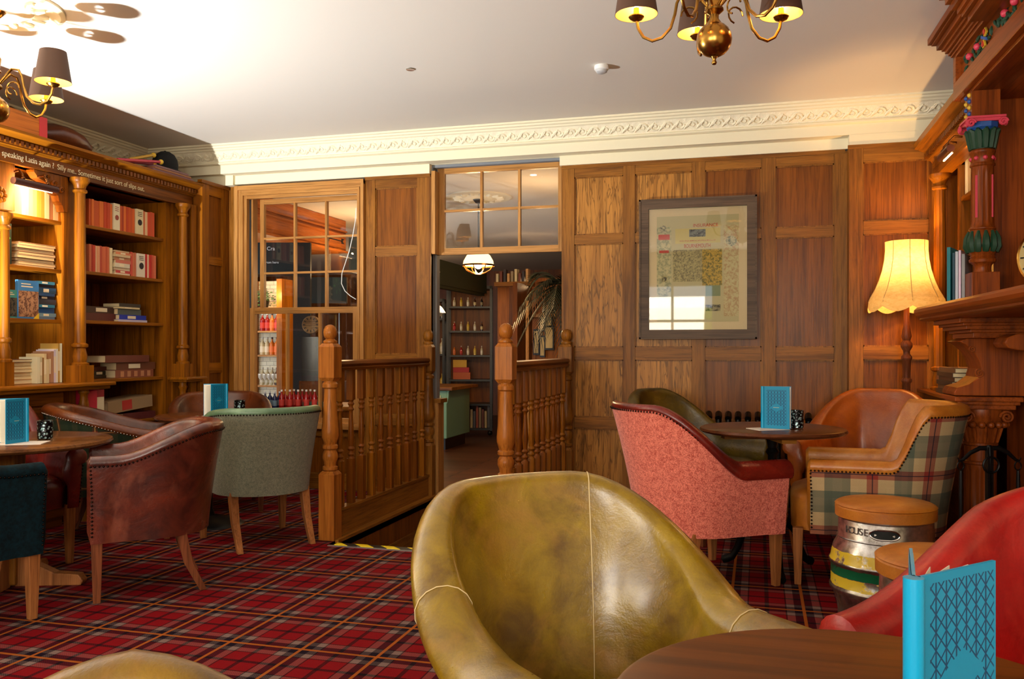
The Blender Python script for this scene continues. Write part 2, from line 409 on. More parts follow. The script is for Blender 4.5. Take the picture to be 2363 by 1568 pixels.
# masonry behind the panelling (keeps the two rooms apart)
b = MB(); yb0, yb1 = YW + 0.03, YW + 0.13
for (x0, x1, z0, z1) in ((WX0 - 0.1, -4.0, 0, ZC), (-4.0, -2.98, 0, 0.5), (-4.0, -2.98, 2.42, ZC), (-2.98, OX0, 0, ZC), (OX0, OX1, 2.50, ZC), (OX1, 2.4, 0, ZC)):
    b.box((x0, yb0, z0 if z0 else LOWZ), (x1, yb1, z1))
struct(b.build('wall_back', plain('grey_wall', srgb(120, 124, 130), 0.8), smooth=0))
# ---- cornice above the panelling
cor = [(6.22, 2.735), (5.98, 2.735), (5.98, 2.722), (5.992, 2.718), (5.996, 2.706), (6.008, 2.700), (6.012, 2.690), (6.022, 2.684)]
carvd = [(6.022, 2.684), (6.04, 2.66), (6.066, 2.63), (6.078, 2.612)]
low = [(6.078, 2.612), (6.07, 2.606), (6.07, 2.596), (6.082, 2.590), (6.10, 2.588), (6.10, 2.520), (6.22, 2.520)]
b = MB()
def run(b, pts, x0, x1, mi):
    for i in range(len(pts) - 1):
        p, q = pts[i], pts[i + 1]; b.add([(x0, p[0], p[1]), (x1, p[0], p[1]), (x1, q[0], q[1]), (x0, q[0], q[1])], [(0, 1, 2, 3)], mi)
run(b, cor, WX0, 1.62, 0); run(b, carvd, WX0, 1.62, 1); run(b, low, WX0, 1.62, 0)
b.box((-4.1, YW - 0.02, 2.45), (-2.41, YW + 0.03, 2.52), 0); b.box((-1.395, YW - 0.02, 2.45), (0.575, YW + 0.03, 2.52), 0)
b.box((0.575, 6.10, 2.45), (1.62, YW, 2.5205), 0); b.box((-4.95, YW - 0.05, 2.44), (-4.1, YW + 0.03, 2.52), 0)
b.box((-2.41, YW, 2.519), (-1.385, 6.34, 2.53), 0)
# scrolled acanthus relief on the cove
def relief(b, x0, x1, step, place, mi):
    x = x0; k = 0
    while x < x1:
        pts = []; sgn = 1 if k % 2 else -1
        for i in range(15):
            a = i / 14 * 2.6 * PI; r = 0.030 * (1 - i / 18)
            pts.append(place(x + r * math.cos(a) * 1.2, 0.5 + sgn * r * math.sin(a) / 0.09))
        b.tube(pts, [0.0065 * (1 - i / 30) for i in range(15)], 5, mi)
        for j in range(3):
            p = [place(x + 0.03 + 0.012 * j + 0.01 * t, 0.15 + 0.22 * j * 0.4 + t * 0.16) for t in range(4)]
            b.tube(p, [0.004, 0.008, 0.007, 0.003], 5, mi)
        x += step; k += 1
def pl_back(x, t):
    t = max(0.02, min(0.98, t)); return (x, 6.022 + (6.078 - 6.022) * (1 - t) - 0.003, 2.612 + t * 0.072)
relief(b, -4.6, 1.2, 0.085, pl_back, 1)
struct(b.build('trim_1', [M['cream'], M['carved']], smooth=30))
# left cornice
b = MB()
def runy(b, pts, y0, y1, mi):
    for i in range(len(pts) - 1):
        p, q = pts[i], pts[i + 1]; b.add([(p[0], y0, p[1]), (p[0], y1, p[1]), (q[0], y1, q[1]), (q[0], y0, q[1])], [(0, 1, 2, 3)], mi)
fx = lambda pts: [(-4.76 - (p[0] - 5.98), p[1]) for p in pts]
runy(b, fx(cor), -2.5, 6.22, 0); runy(b, fx(carvd), -2.5, 6.22, 1); runy(b, fx(low), -2.5, 6.22, 0)
relief(b, 2.5, 6.0, 0.085, lambda x, t: (-4.76 - (pl_back(0, t)[1] - 5.98), x, pl_back(0, t)[2]), 1)
struct(b.build('trim_2', [M['cream'], M['carved']], smooth=30))
# ---- side and front walls
b = MB(); b.box((WX0 - 0.1, -2.6, -0.05), (WX0, 6.25, ZC)); struct(b.build('wall_left', M['cream'], smooth=0))
b = MB(); b.box((2.3, -2.6, -0.05), (2.4, 6.25, ZC)); struct(b.build('wall_right', M['cream'], smooth=0))
# panelled nib between bookcase end and back wall (left)
b = MB(); xn = -4.2
b.box((xn - 0.7, 5.88, 0), (xn, YW + 0.02, 2.42), 2)
b.box((xn, 5.88, 0), (xn + 0.018, 5.97, 2.42), 0); b.box((xn, 6.15, 0), (xn + 0.018, YW + 0.02, 2.42), 0)
for (z0, z1) in ((0, 0.12), (0.62, 0.69), (0.92, 1.0), (1.78, 1.85), (2.33, 2.42)): b.box((xn, 5.97, z0), (xn + 0.014, 6.15, z1), 1)
b.box((xn - 0.01, 5.86, 2.41), (xn + 0.03, YW + 0.01, 2.435), 1)
struct(b.build('wall_left', [M['shelf_z'], M['shelf_y'], M['panel_z']], smooth=0))
# front wall with three windows (behind the camera)
FW = [(-4.15, -0.7, 0.9, 2.2), (-0.2, 0.9, 0.8, 2.45)]
b = MB(); xs = [WX0 - 0.1]
for (x0, x1, z0, z1) in FW:
    b.box((xs[-1], -2.6, -0.05), (x0, -2.5, ZC)); b.box((x0, -2.6, -0.05), (x1, -2.5, z0)); b.box((x0, -2.6, z1), (x1, -2.5, ZC)); xs.append(x1)
b.box((xs[-1], -2.6, -0.05), (2.4, -2.5, ZC)); struct(b.build('wall_front', M['cream'], smooth=0))
for k, (x0, x1, z0, z1) in enumerate(FW):
    b = MB(); t_ = 0.045
    for xx in (x0, x1 - t_): b.box((xx, -2.56, z0), (xx + t_, -2.51, z1))
    for xm in ((-2.1, -1.4) if x1 < 0 else (0.35,)): b.box((xm - 0.02, -2.56, z0), (xm + 0.02, -2.51, z1))
    for zz in (z0, (z0 + z1) / 2, z1 - t_): b.box((x0 if zz != (z0 + z1) / 2 or x1 > 0 else -2.1, -2.56, zz), (x1, -2.51, zz + t_))
    struct(b.build('window_%d' % (k + 3), M['white'], smooth=0))
# greenery and a white car-park wall outside, seen only mirrored in the picture glass
b = MB(); b.box((-9, -16.2, -0.4), (6, -16.0, 2.4)); o = b.build('hedge', fabric('hedge_leaves', srgb(120, 140, 30), srgb(210, 215, 90), 6), smooth=0)
tag(o, 'clipped green hedge outside behind the front windows', 'hedge')

# ---- sash window (window_1)
b = MB(); g = MB(); wx0, wx1 = -4.105, -2.955
# architrave: stepped mouldings
for (d, y, w_) in ((0.0, -0.03, 0.035), (0.035, -0.018, 0.025), (0.06, -0.026, 0.02), (0.08, -0.01, 0.025)):
    b.box((wx0 + d, YW + y, 0.5), (wx0 + d + w_, YW + 0.03, 2.435 - d), 0); b.box((wx1 - d * .6 - w_ * .6, YW + y, 0.5), (wx1 - d * .6, YW + 0.03, 2.435 - d), 0)
    b.box((wx0 + d, YW + y + .001, 2.435 - d - w_), (wx1 - d * .6, YW + 0.03, 2.435 - d), 1)
ux0, ux1 = -3.935, -3.025; my = YW + 0.035
zt, zm, zb_ = 2.335, 1.425, 0.52
b.box((ux0 - 0.05, my - 0.0, zb_), (ux0 - 0.035, my + 0.07, zt), 0)
# upper sash 3x3
def sash(b, g, x0, x1, z0, z1, nx, nz, y, st=0.035, bar=0.016):
    b.box((x0, y, z0), (x0 + st, y + 0.035, z1), 0); b.box((x1 - st * .8, y, z0), (x1, y + 0.035, z1), 0)
    b.box((x0 + st, y + .001, z1 - st * 1.1), (x1 - st * .8, y + 0.034, z1), 1); b.box((x0 + st, y + .001, z0), (x1 - st * .8, y + 0.034, z0 + st * .9), 1)
    xa, xb_ = x0 + st, x1 - st * .8; za, zb2 = z0 + st * .9, z1 - st * 1.1
    for i in range(1, nx): xm = xa + (xb_ - xa) * i / nx; b.box((xm - bar / 2, y - 0.004, za), (xm + bar / 2, y + 0.03, zb2), 0)
    for i in range(1, nz): zz = za + (zb2 - za) * i / nz; b.box((xa, y, zz - bar / 2), (xb_, y + 0.028, zz + bar / 2), 1)
    g.box((xa, y + 0.012, za), (xb_, y + 0.016, zb2))
sash(b, g, ux0, ux1, zm - 0.01, zt, 3, 3, my + 0.05)
sash(b, g, ux0 - 0.06, ux1 - 0.012, zb_, zm + 0.02, 3, 1, my - 0.005, 0.045)
b.box((wx0, YW - 0.05, 0.48), (wx1, my + 0.1, 0.52), 1)
wn = struct(b.build('window_1', [M['pine_z'], M['pine_x']], smooth=0)); g.build('pane', M['glass'], wn, smooth=0)
# ---- transom light over the doorway (window_2)
b = MB(); g = MB(); y2 = 6.30
sash(b, g, OX0 + 0.02, OX1, 1.835, 2.52, 3, 2, y2, 0.055, 0.018)
b.box((OX0, 6.215, 1.835), (OX0 + 0.03, 6.34, 2.47), 0)
wn = struct(b.build('window_2', [M['pine_z'], M['pine_x']], smooth=0)); g.build('pane', M['glass'], wn, smooth=0)
# doorway jamb and capped wainscot post
b = MB(); b.box((OX0 - 0.004, 6.20, LOWZ), (OX0 + 0.0, 6.25, 1.84), 0); b.box((OX0 - 0.01, 6.30, LOWZ), (OX0 + 0.014, 6.36, 1.835), 1)
b.box((-2.40, 6.22, LOWZ), (-2.345, 6.34, 0.70), 0); b.box((-2.38, 6.212, LOWZ), (-2.372, 6.22, 0.70), 0); b.box((-2.36, 6.212, LOWZ), (-2.352, 6.22, 0.70), 0)
b.box((-2.41, 6.205, 0.70), (-2.32, 6.35, 0.73), 2)
b.box((OX1 - 0.004, 6.25, LOWZ), (OX1, 6.36, 1.84), 0)
struct(b.build('door_1', [M['pine_z'], plain('grey_blue_jamb', srgb(128, 124, 122), 0.6), M['oak_x']], smooth=0))
# ---- bar room shell
b = MB(); b.box((-12, 17.5, LOWZ), (3.5, 17.6, ZC), 0); b.box((-12, 6.35, LOWZ), (-11.9, 17.5, ZC), 0); b.box((3.4, 6.35, LOWZ), (3.5, 17.5, ZC), 0)
struct(b.build('wall_bar', [M['dark_z']], smooth=0))
# ================================================================== upholstered chairs
def camf(xc, d):
    return (_F[0] * d + _R[0] * xc, _F[1] * d + _R[1] * xc)
def head(fx, fd):
    """world rotation so that local -Y looks along the direction given in camera ground axes"""
    wx, wy = _F[0] * fd + _R[0] * fx, _F[1] * fd + _R[1] * fx
    return math.atan2(wy, wx) + PI / 2
def sstep(a, b, x):
    x = max(0.0, min(1.0, (x - a) / (b - a))); return x * x * (3 - 2 * x)
L = dict(
    olive=leather('olive_leather', srgb(150, 120, 14), srgb(98, 68, 2), 0.30, srgb(160, 116, 44), coat=0.7, cr=0.22),
    oliveold=leather('worn_olive_leather', srgb(134, 100, 18), srgb(84, 56, 8), 0.33, srgb(136, 86, 24)),
    darkolive=leather('dark_olive_leather', srgb(88, 70, 10), srgb(44, 32, 4), 0.3),
    tan=leather('tan_leather', srgb(156, 76, 8), srgb(116, 46, 2), 0.34, srgb(168, 92, 20), 5),
    tan2=leather('honey_leather', srgb(204, 128, 42), srgb(168, 90, 20), 0.36, srgb(212, 144, 62), 5),
    red=leather('red_leather', srgb(172, 24, 20), srgb(120, 12, 12), 0.3, srgb(180, 50, 34), 4),
    wine=leather('oxblood_leather', srgb(124, 30, 18), srgb(74, 10, 6), 0.28, None, 5),
    brown=leather('brown_leather', srgb(104, 42, 26), srgb(48, 15, 9), 0.28, srgb(140, 76, 54), 6, coat=0.5, cr=0.25),
    brown2=leather('chestnut_leather', srgb(104, 48, 14), srgb(58, 22, 6), 0.3, None, 6),
    green=leather('sage_leather', srgb(110, 140, 104), srgb(72, 100, 72), 0.36, None, 6),
    teal=fabric('dark_teal_velvet', srgb(1, 14, 18), srgb(2, 30, 38), 60),
    grey=fabric('grey_green_tweed', srgb(96, 98, 82), srgb(134, 132, 110), 240),
    pink=fabric('rose_boucle', srgb(182, 76, 62), srgb(240, 138, 116), 170),
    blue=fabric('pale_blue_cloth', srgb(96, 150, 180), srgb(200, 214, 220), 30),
    plaid=tartan('beige_plaid', 0.30, 0.27,
        [(0.0, srgb(150, 60, 50)), (0.16, srgb(196, 168, 122)), (0.40, srgb(200, 172, 126)), (0.62, srgb(96, 104, 88)), (0.86, srgb(110, 112, 94))], coord='UV', line=srgb(40, 40, 50), lw=0.008, twill=300),
    dplaid=tartan('green_plaid', 0.20, 0.16,
        [(0.0, srgb(120, 50, 38)), (0.12, srgb(44, 52, 36)), (0.6, srgb(36, 46, 34)), (0.85, srgb(70, 62, 42))], coord='UV', line=srgb(170, 120, 60), lw=0.012, twill=300),
    nail=plain('bronze_nail_heads', srgb(40, 26, 18), 0.25, 0.9),
    steelnail=plain('bright_nail_heads', srgb(190, 184, 176), 0.2, 1.0),
    thread=plain('pale_stitching', srgb(214, 190, 140), 0.8),
    dthread=plain('dark_stitching', srgb(70, 44, 22), 0.8),
)
M['leg'] = wood('chair_leg_oak', srgb(176, 112, 62), srgb(120, 70, 34), 'z', 0.4, 1.5)
M['legd'] = wood('chair_leg_walnut', srgb(132, 74, 44), srgb(80, 40, 22), 'z', 0.35, 1.5)

def tub(name, label, at, f, inner, outer, leg, W=0.62, D=0.58, zb=0.27, seat=0.44, hb=0.84, ha=0.62, t0=0.25, t1=0.7, th=0.055,
        rb=0.032, ra=0.032, lean=0.07, flutes=0, seams=(), nails=True, nailmat=None, thread=None, group=None, wing=0.0, armroll=False, fcurve=0.0, drop=False, seatcol=None, splay=0.07, nfront=True, sf=0.0):
    root = thing(name, label, 'chair', (at[0], at[1], 0), head(*f), group)
    hw = W / 2 - th / 2; yf = -D * 0.5; yc = D * 0.5 - hw * 0.92
    # plan path from left arm front round the back to right arm front
    pts = []
    la = yc - yf; arc = PI * hw * 0.96; tot = 2 * la + arc; N = 64
    for i in range(N + 1):
        q = i / N * tot
        if q < la: p = (-hw, yf + q); n = (-1, 0)
        elif q < la + arc:
            a = (q - la) / arc * PI; p = (-hw * math.cos(a), yc + hw * 0.92 * math.sin(a)); n = (-math.cos(a), math.sin(a))
        else: p = (hw, yc - (q - la - arc)); n = (1, 0)
        pts.append((p, n, abs(2 * i / N - 1)))
    S = []
    for (p, n, t) in pts:
        k = sstep(t0, t1, t); h = hb * (1 - k) + ha * k; r = rb * (1 - k) + ra * k
        if wing: h -= wing * math.sin(PI * min(1, t / max(t0, .01))) * 0
        h -= fcurve * (t / t1) ** 2 * (1 - k) if fcurve else 0
        ln = lean * (1 - 0.75 * k)
        if drop and t > 0.93: h -= 0.03 * ((t - 0.93) / 0.07) ** 2
        S.append((p, n, t, h, r, ln))
    def P(p, n, u, z): return (p[0] + n[0] * u, p[1] + n[1] * u, z)
    # outer cover
    rows = []
    for (p, n, t, h, r, ln) in S:
        zt = h - r * 1.3; row = []
        for j in range(9):
            q = j / 8; z = zb + (zt - zb) * q
            u = th / 2 + ln * q ** 1.4 - 0.018 * (1 - q) * (1 if t < .9 else 0.4)
            row.append(P(p, n, u, z))
        rows.append(row)
    b = MB(); b.grid(rows); b.build('outer_cover', outer, root, smooth=60)
    # inner upholstery with the rolled top
    rows = []
    for i, (p, n, t, h, r, ln) in enumerate(S):
        row = []; uc = ln + (th / 2 - r) * 0.6 + (r - rb) * 0.5; zc = h - r
        uo = th / 2 + ln; row.append(P(p, n, uo - 0.002, h - r * 1.55))
        for j in range(11):
            a = math.radians(-35 + 220 * j / 10); row.append(P(p, n, uc + r * 1.12 * math.cos(a), zc + r * math.sin(a)))
        fl = 0.0
        if flutes: fl = 0.016 * abs(math.sin(PI * flutes * (i / N)))
        zi = zc - r * 0.3
        for j in range(1, 10):
            q = j / 9; z = zi + (seat - 0.03 - zi) * q
            u = (uc - r * 1.1) * (1 - q) + (-th / 2 - 0.006) * q - 0.02 * math.sin(PI * q) - fl * min(1, (1 - q) * 4 + .4) * min(1, q * 5)
            row.append(P(p, n, u, z))
        rows.append(row)
    b = MB(); b.grid(rows)
    for e in (0, -1):   # arm front caps down to the rail
        p, n, t, h, r, ln = S[e]; sec = [Vector(q) for q in rows[e]]
        ob = Vector(P(p, n, th / 2 - 0.01, zb)); ib = Vector(P(p, n, -th / 2 - 0.006, zb))
        loop = [ob] + sec + [ib]; c = sum(loop, Vector()) / len(loop); off = Vector((0, -0.014, 0))
        vs = [tuple(v) for v in loop] + [tuple(c.lerp(v, 0.8) + off) for v in loop] + [tuple(c + off)]
        m = len(loop); fs = []
        for k in range(m):
            k2 = (k + 1) % m; fs.append((k, k2, m + k2, m + k)); fs.append((m + k, m + k2, 2 * m))
        b.add(vs, fs, 0)
    b.build('inner_upholstery', inner, root, smooth=60)
    # seat and front rail
    b = MB(); ns = 26; rows = []
    for (sc_, z) in ((0.0, seat + 0.022), (0.5, seat + 0.02), (0.85, seat + 0.008), (0.97, seat - 0.012), (1.0, seat - 0.04), (0.99, zb + 0.005), (0.9, zb - 0.002), (0.0, zb - 0.002)):
        row = []
        for k in range(ns):
            a = 2 * PI * k / ns; cx, cy = math.cos(a), math.sin(a)
            e = 0.42; sx = math.copysign(abs(cx) ** e, cx); sy = math.copysign(abs(cy) ** e, cy)
            ww = (hw + 0.004) if sy < -0.3 else (hw - 0.0) * (1 - 0.12 * max(0, sy))
            row.append((sx * sc_ * ww, sy * sc_ * (D * 0.5 + (0.012 + sf if sy < 0 else -th)), z))
        rows.append(row)
    b.grid(rows, closed_u=True, uv=False); b.build('seat', seatcol or inner, root, smooth=60)
    # legs
    for (sx, sy) in ((-1, -1), (1, -1), (-1, 1), (1, 1)):
        b = MB(); x, y = sx * (hw - 0.015), (yf + 0.025 - sf if sy < 0 else D * 0.5 - 0.13)
        xb = x * (1.0 if sy < 0 else 0.86); x = xb; dy = 0 if sy < 0 else splay
        a_, c_ = 0.024, 0.0155
        vs = []; 
        for (z, hh, o) in ((zb + 0.02, a_, 0), (zb * 0.5, (a_ + c_) / 2, dy * 0.35), (0.0, c_, dy)):
            vs += [(x - hh, y + o - hh, z), (x + hh, y + o - hh, z), (x + hh, y + o + hh, z), (x - hh, y + o + hh, z)]
        fs = [(3, 2, 1, 0), (8, 9, 10, 11)]
        for l in range(2):
            for k in range(4): k2 = (k + 1) % 4; fs.append((l * 4 + k, l * 4 + k2, l * 4 + 4 + k2, l * 4 + 4 + k))
        b.add(vs, fs); b.build('leg', leg, root, smooth=0, bevel=0.003)
    # nail heads along the seam
    if nails:
        b = MB(); acc = 0.0; last = None; step = 0.017
        line = [Vector(P(p, n, th / 2 + ln + 0.003, h - r * 1.45)) for (p, n, t, h, r, ln) in S]
        if nfront:
            p, n, t, h, r, ln = S[0]; line = [Vector(P(p, n, th / 2 - 0.002, zb + 0.02)) + Vector((0, 0.006, 0)), Vector(P(p, n, th / 2 + ln * .4 + 0.003, (zb + h) / 2)) + Vector((0, 0.006, 0))] + line
            p, n, t, h, r, ln = S[-1]; line += [Vector(P(p, n, th / 2 + ln * .4 + 0.003, (zb + h) / 2)) + Vector((0, 0.006, 0)), Vector(P(p, n, th / 2 - 0.002, zb + 0.02)) + Vector((0, 0.006, 0))]
        for i in range(len(line) - 1):
            a, c = line[i], line[i + 1]; l = (c - a).length; q = -acc
            while q + step <= l:
                q += step; o = a.lerp(c, q / l); r_ = 0.0058
                b.add([(o.x + r_ * x_, o.y + r_ * y_, o.z + r_ * z_) for (x_, y_, z_) in ((1, 0, 0), (-1, 0, 0), (0, 1, 0), (0, -1, 0), (0, 0, 1), (0, 0, -1))],
                      [(0, 2, 4), (2, 1, 4), (1, 3, 4), (3, 0, 4), (2, 0, 5), (1, 2, 5), (3, 1, 5), (0, 3, 5)])
            acc = l - q if q > 0 else acc + l
        b.build('nail_trim', nailmat or L['nail'], root, smooth=80)
    # stitched seams running down the inside
    if seams:
        for s_ in seams:
            b = MB(); i = max(0, min(N, int(round((s_ + 1) / 2 * N)))); row = rows_of(S[i], th, rb, seat, flutes, i, N)
            b.tube(row, 0.0013, 5); b.build('stitching', thread or L['thread'], root, smooth=60)
    return root
def rows_of(sv, th, rb, seat, flutes, i, N):
    p, n, t, h, r, ln = sv; out = []
    uc = ln + (th / 2 - r) * 0.6 + (r - rb) * 0.5; zc = h - r
    P = lambda u, z: (p[0] + n[0] * u, p[1] + n[1] * u, z)
    out.append(P(th / 2 + ln, h - r * 1.5))
    for j in range(11):
        a = math.radians(-35 + 220 * j / 10); out.append(P(uc + r * 1.14 * math.cos(a), zc + r * 1.02 * math.sin(a)))
    fl = 0.016 * abs(math.sin(PI * flutes * (i / N))) if flutes else 0.0
    zi = zc - r * 0.3
    for j in range(1, 10):
        q = j / 9; z = zi + (seat - 0.03 - zi) * q
        u = (uc - r * 1.1) * (1 - q) + (-th / 2 - 0.006) * q - 0.02 * math.sin(PI * q) - fl * min(1, (1 - q) * 4 + .4) * min(1, q * 5) - 0.0008
        out.append(P(u, z))
    return out

CH = {}
CH['fg'] = tub('tub_chair', 'large scratched olive leather tub chair in the foreground centre', camf(0.225, 1.66), (0.50, -0.86), L['olive'], L['blue'], M['leg'],
    seat=0.38, W=0.61, D=0.67, hb=0.825, ha=0.58, t0=0.12, t1=0.60, th=0.06, rb=0.03, ra=0.06, lean=0.10, seams=(-0.40, 0.16, -0.76, 0.62), nailmat=L['steelnail'], thread=L['thread'])
CH['fg2'] = tub('tub_chair', 'worn olive leather chair, only its back top showing at the bottom left edge', camf(-0.345, 0.50), (0.1, -0.99), L['oliveold'], L['blue'], M['leg'],
    W=0.60, D=0.60, hb=0.815, ha=0.55, t0=-0.02, t1=0.55, th=0.06, lean=0.08, seams=(0.2,), nails=False)
CH['red'] = tub('tub_chair', 'bright red leather tub chair behind the foreground menu at the right edge', camf(1.085, 1.56), (-0.90, -0.40), L['red'], L['red'], M['leg'],
    W=0.62, D=0.72, hb=0.83, ha=0.60, t0=0.2, t1=1.02, th=0.06, ra=0.05, rb=0.035, lean=0.09, seams=(-0.28, 0.28), nails=False)
CH['pink'] = tub('tub_chair', 'rose pink woven armchair lined in red leather, its side towards the viewer', camf(0.905, 4.25), (0.94, 0.35), L['wine'], L['pink'], M['leg'],
    W=0.62, D=0.57, zb=0.25, hb=0.86, ha=0.60, t0=0.18, t1=0.66, th=0.06, rb=0.022, ra=0.052, lean=0.10, nfront=False)
CH['olive'] = tub('tub_chair', 'dark olive leather tub chair against the panelling behind the rose pink armchair', camf(1.12, 5.30), (0.62, -0.78), L['darkolive'], L['darkolive'], M['legd'],
    W=0.66, D=0.62, zb=0.25, hb=0.86, ha=0.60, t0=0.08, t1=0.62, th=0.06, ra=0.05, lean=0.08, nails=False)
CH['tan'] = tub('tub_chair', 'tan leather armchair with a fluted back, between the round table and the lamp', camf(2.05, 5.02), (-0.55, -0.83), L['tan'], L['tan'], M['legd'],
    W=0.70, D=0.62, zb=0.25, hb=0.87, ha=0.60, t0=0.10, t1=0.62, th=0.06, ra=0.05, rb=0.03, lean=0.09, flutes=9)
CH['plaid'] = tub('tub_chair', 'honey leather armchair with beige plaid outer sides behind the upright keg stool', camf(1.765, 4.235), (-0.95, 0.31), L['tan2'], L['plaid'], M['leg'],
    W=0.56, D=0.60, zb=0.25, hb=0.86, ha=0.60, t0=0.37, t1=0.52, th=0.06, rb=0.035, ra=0.035, lean=0.08, sf=0.08)
CH['brown'] = tub('tub_chair', 'glossy brown leather club chair with creased side beside the left round table', camf(-1.715, 4.12), (-0.90, -0.42), L['brown'], L['brown'], M['legd'],
    W=0.56, D=0.50, zb=0.265, hb=0.775, ha=0.648, t0=0.25, t1=0.85, th=0.06, rb=0.03, ra=0.03, lean=0.05, nfront=True, splay=0.10)
CH['grey'] = tub('tub_chair', 'grey green tweed tub chair with a sage leather rim, its back to the viewer', camf(-1.47, 5.06), (-0.60, 0.80), L['green'], L['grey'], M['leg'],
    W=0.57, D=0.56, zb=0.30, hb=0.79, ha=0.72, t0=0.3, t1=0.9, th=0.055, rb=0.025, ra=0.025, lean=0.05, nfront=False, splay=0.12)
CH['teal'] = tub('tub_chair', 'dark teal velvet club chair at the left edge, nearest the tartan carpet', camf(-2.345, 3.50), (0.55, 0.84), L['teal'], L['teal'], M['leg'],
    W=0.60, D=0.60, zb=0.27, hb=0.74, ha=0.648, t0=0.25, t1=0.85, th=0.06, lean=0.04)
CH['wine'] = tub('tub_chair', 'oxblood red leather armchair on the far side of the left round table', camf(-2.68, 4.50), (0.75, -0.66), L['wine'], L['wine'], M['leg'],
    W=0.62, D=0.60, zb=0.29, hb=0.83, ha=0.60, t0=0.25, t1=0.5, th=0.06, ra=0.05, lean=0.05)
CH['dplaid'] = tub('tub_chair', 'dark green plaid tub chair with a brown leather rim between bookcase and brown club chair', camf(-2.38, 5.24), (0.93, 0.35), L['brown2'], L['dplaid'], M['legd'],
    W=0.62, D=0.62, zb=0.27, hb=0.79, ha=0.64, t0=0.10, t1=0.95, th=0.055, lean=0.06, nailmat=L['steelnail'], nfront=False)
CH['back'] = tub('tub_chair', 'brown leather tub chair below the panelled corner, behind the standing blue menu', camf(-2.05, 6.12), (0.3, -0.95), L['brown2'], L['brown2'], M['legd'],
    W=0.62, D=0.58, zb=0.27, hb=0.80, ha=0.64, t0=0.2, t1=0.8, th=0.06, lean=0.07)
# ================================================================== tables, kegs, menus
M['table'] = wood('table_walnut', srgb(112, 62, 34), srgb(66, 32, 16), 'x', 0.22, 0.7, 0.0, 0.05)
M['tableworn'] = wood('table_worn_oak', srgb(124, 66, 12), srgb(80, 37, 3), 'x', 0.42, 0.5, 0.0, 0.05)
def top_prof(r, z, t): return [(0.001, z - t), (r - 0.03, z - t), (r - 0.008, z - t * 0.8), (r, z - t * 0.5), (r - 0.004, z - t * 0.12), (r - 0.012, z), (0.001, z)]
# front table
x, y = camf(0.40, 0.955); T1 = thing('round_table', 'worn brown round table at the bottom edge with the large standing blue menu', 'table', (x, y, 0), 0)
b = MB(); b.lathe(top_prof(0.295, 0.72, 0.028), seg=72); b.build('table_top', M['tableworn'], T1)
b = MB(); b.lathe([(0.03, 0.06), (0.028, 0.4), (0.04, 0.6), (0.09, 0.692)], seg=16); b.build('pedestal', M['black'], T1)
b = MB(); b.lathe([(0.22, 0.0), (0.21, 0.02), (0.05, 0.06), (0.001, 0.07)], seg=32); b.build('base', M['black'], T1)
# right-hand table on a cast iron pedestal
x, y = camf(1.305, 4.36); T2 = thing('round_table', 'dark round table on a black iron pedestal between the pink and the tan armchairs', 'table', (x, y, 0), 0.3)
b = MB(); b.lathe(top_prof(0.357, 0.72, 0.028), seg=64); b.build('table_top', M['table'], T2)
b = MB(); b.cbox((0, 0, 0.68), (0.5, 0.07, 0.03)); b.cbox((0, 0, 0.68), (0.07, 0.5, 0.03)); b.build('brace', M['oak_x'], T2)
b = MB(); b.lathe([(0.05, 0.20), (0.034, 0.22), (0.026, 0.26), (0.022, 0.30), (0.026, 0.34), (0.040, 0.36), (0.026, 0.38), (0.020, 0.42), (0.022, 0.58), (0.034, 0.60), (0.022, 0.62), (0.03, 0.66), (0.08, 0.69)], seg=20); b.build('pedestal', M['black'], T2)
for k in range(3):
    a = k * 2 * PI / 3 + 0.4; b = MB(); ca, sa = math.cos(a), math.sin(a)
    b.tube([(ca * q, sa * q, z) for q, z in ((0.03, 0.24), (0.09, 0.25), (0.15, 0.19), (0.18, 0.10), (0.21, 0.045), (0.24, 0.03), (0.26, 0.022))], [0.03, 0.026, 0.022, 0.019, 0.018, 0.022, 0.02], 10, flat=0.7); b.build('foot', M['black'], T2)
# left table on a wooden cross base
x, y = camf(-2.373, 4.10); T3 = thing('round_table', 'round oak table on a wooden cross base at the left, ringed by chairs', 'table', (x, y, 0), 0.35)
b = MB(); b.lathe(top_prof(0.45, 0.685, 0.03), seg=64); b.build('table_top', wood('table_polished_oak', srgb(128, 82, 44), srgb(84, 48, 24), 'x', 0.16, 0.8, 0.0, 0.03), T3)
b = MB(); b.cbox((0, 0, 0.33), (0.11, 0.11, 0.64)); b.build('pedestal', M['oak_z'], T3, smooth=0, bevel=0.008)
for k in range(4):
    a = k * PI / 2; b = MB(); b.T = Matrix.Rotation(a, 4, 'Z')
    b.prism([(0.04, 0.0), (0.34, 0.0), (0.35, 0.02), (0.33, 0.05), (0.22, 0.06), (0.14, 0.10), (0.09, 0.20), (0.07, 0.30), (0.04, 0.32)], 'y', -0.03, 0.03); b.build('foot', M['leg'], T3, smooth=0, bevel=0.005)
# far-left table, mostly hidden by the tweed chair
x, y = camf(-1.93, 5.52); T4 = thing('round_table', 'dark round table between the tweed tub chair and the panelled corner', 'table', (x, y, 0), 0)
b = MB(); b.lathe(top_prof(0.32, 0.695, 0.028), seg=48); b.build('table_top', M['table'], T4)
b = MB(); b.lathe([(0.05, 0.05), (0.03, 0.1), (0.03, 0.5), (0.06, 0.66)], seg=16); b.build('pedestal', M['black'], T4)
b = MB(); b.lathe([(0.22, 0.0), (0.2, 0.02), (0.05, 0.06), (0.001, 0.065)], seg=32); b.build('base', M['black'], T4)

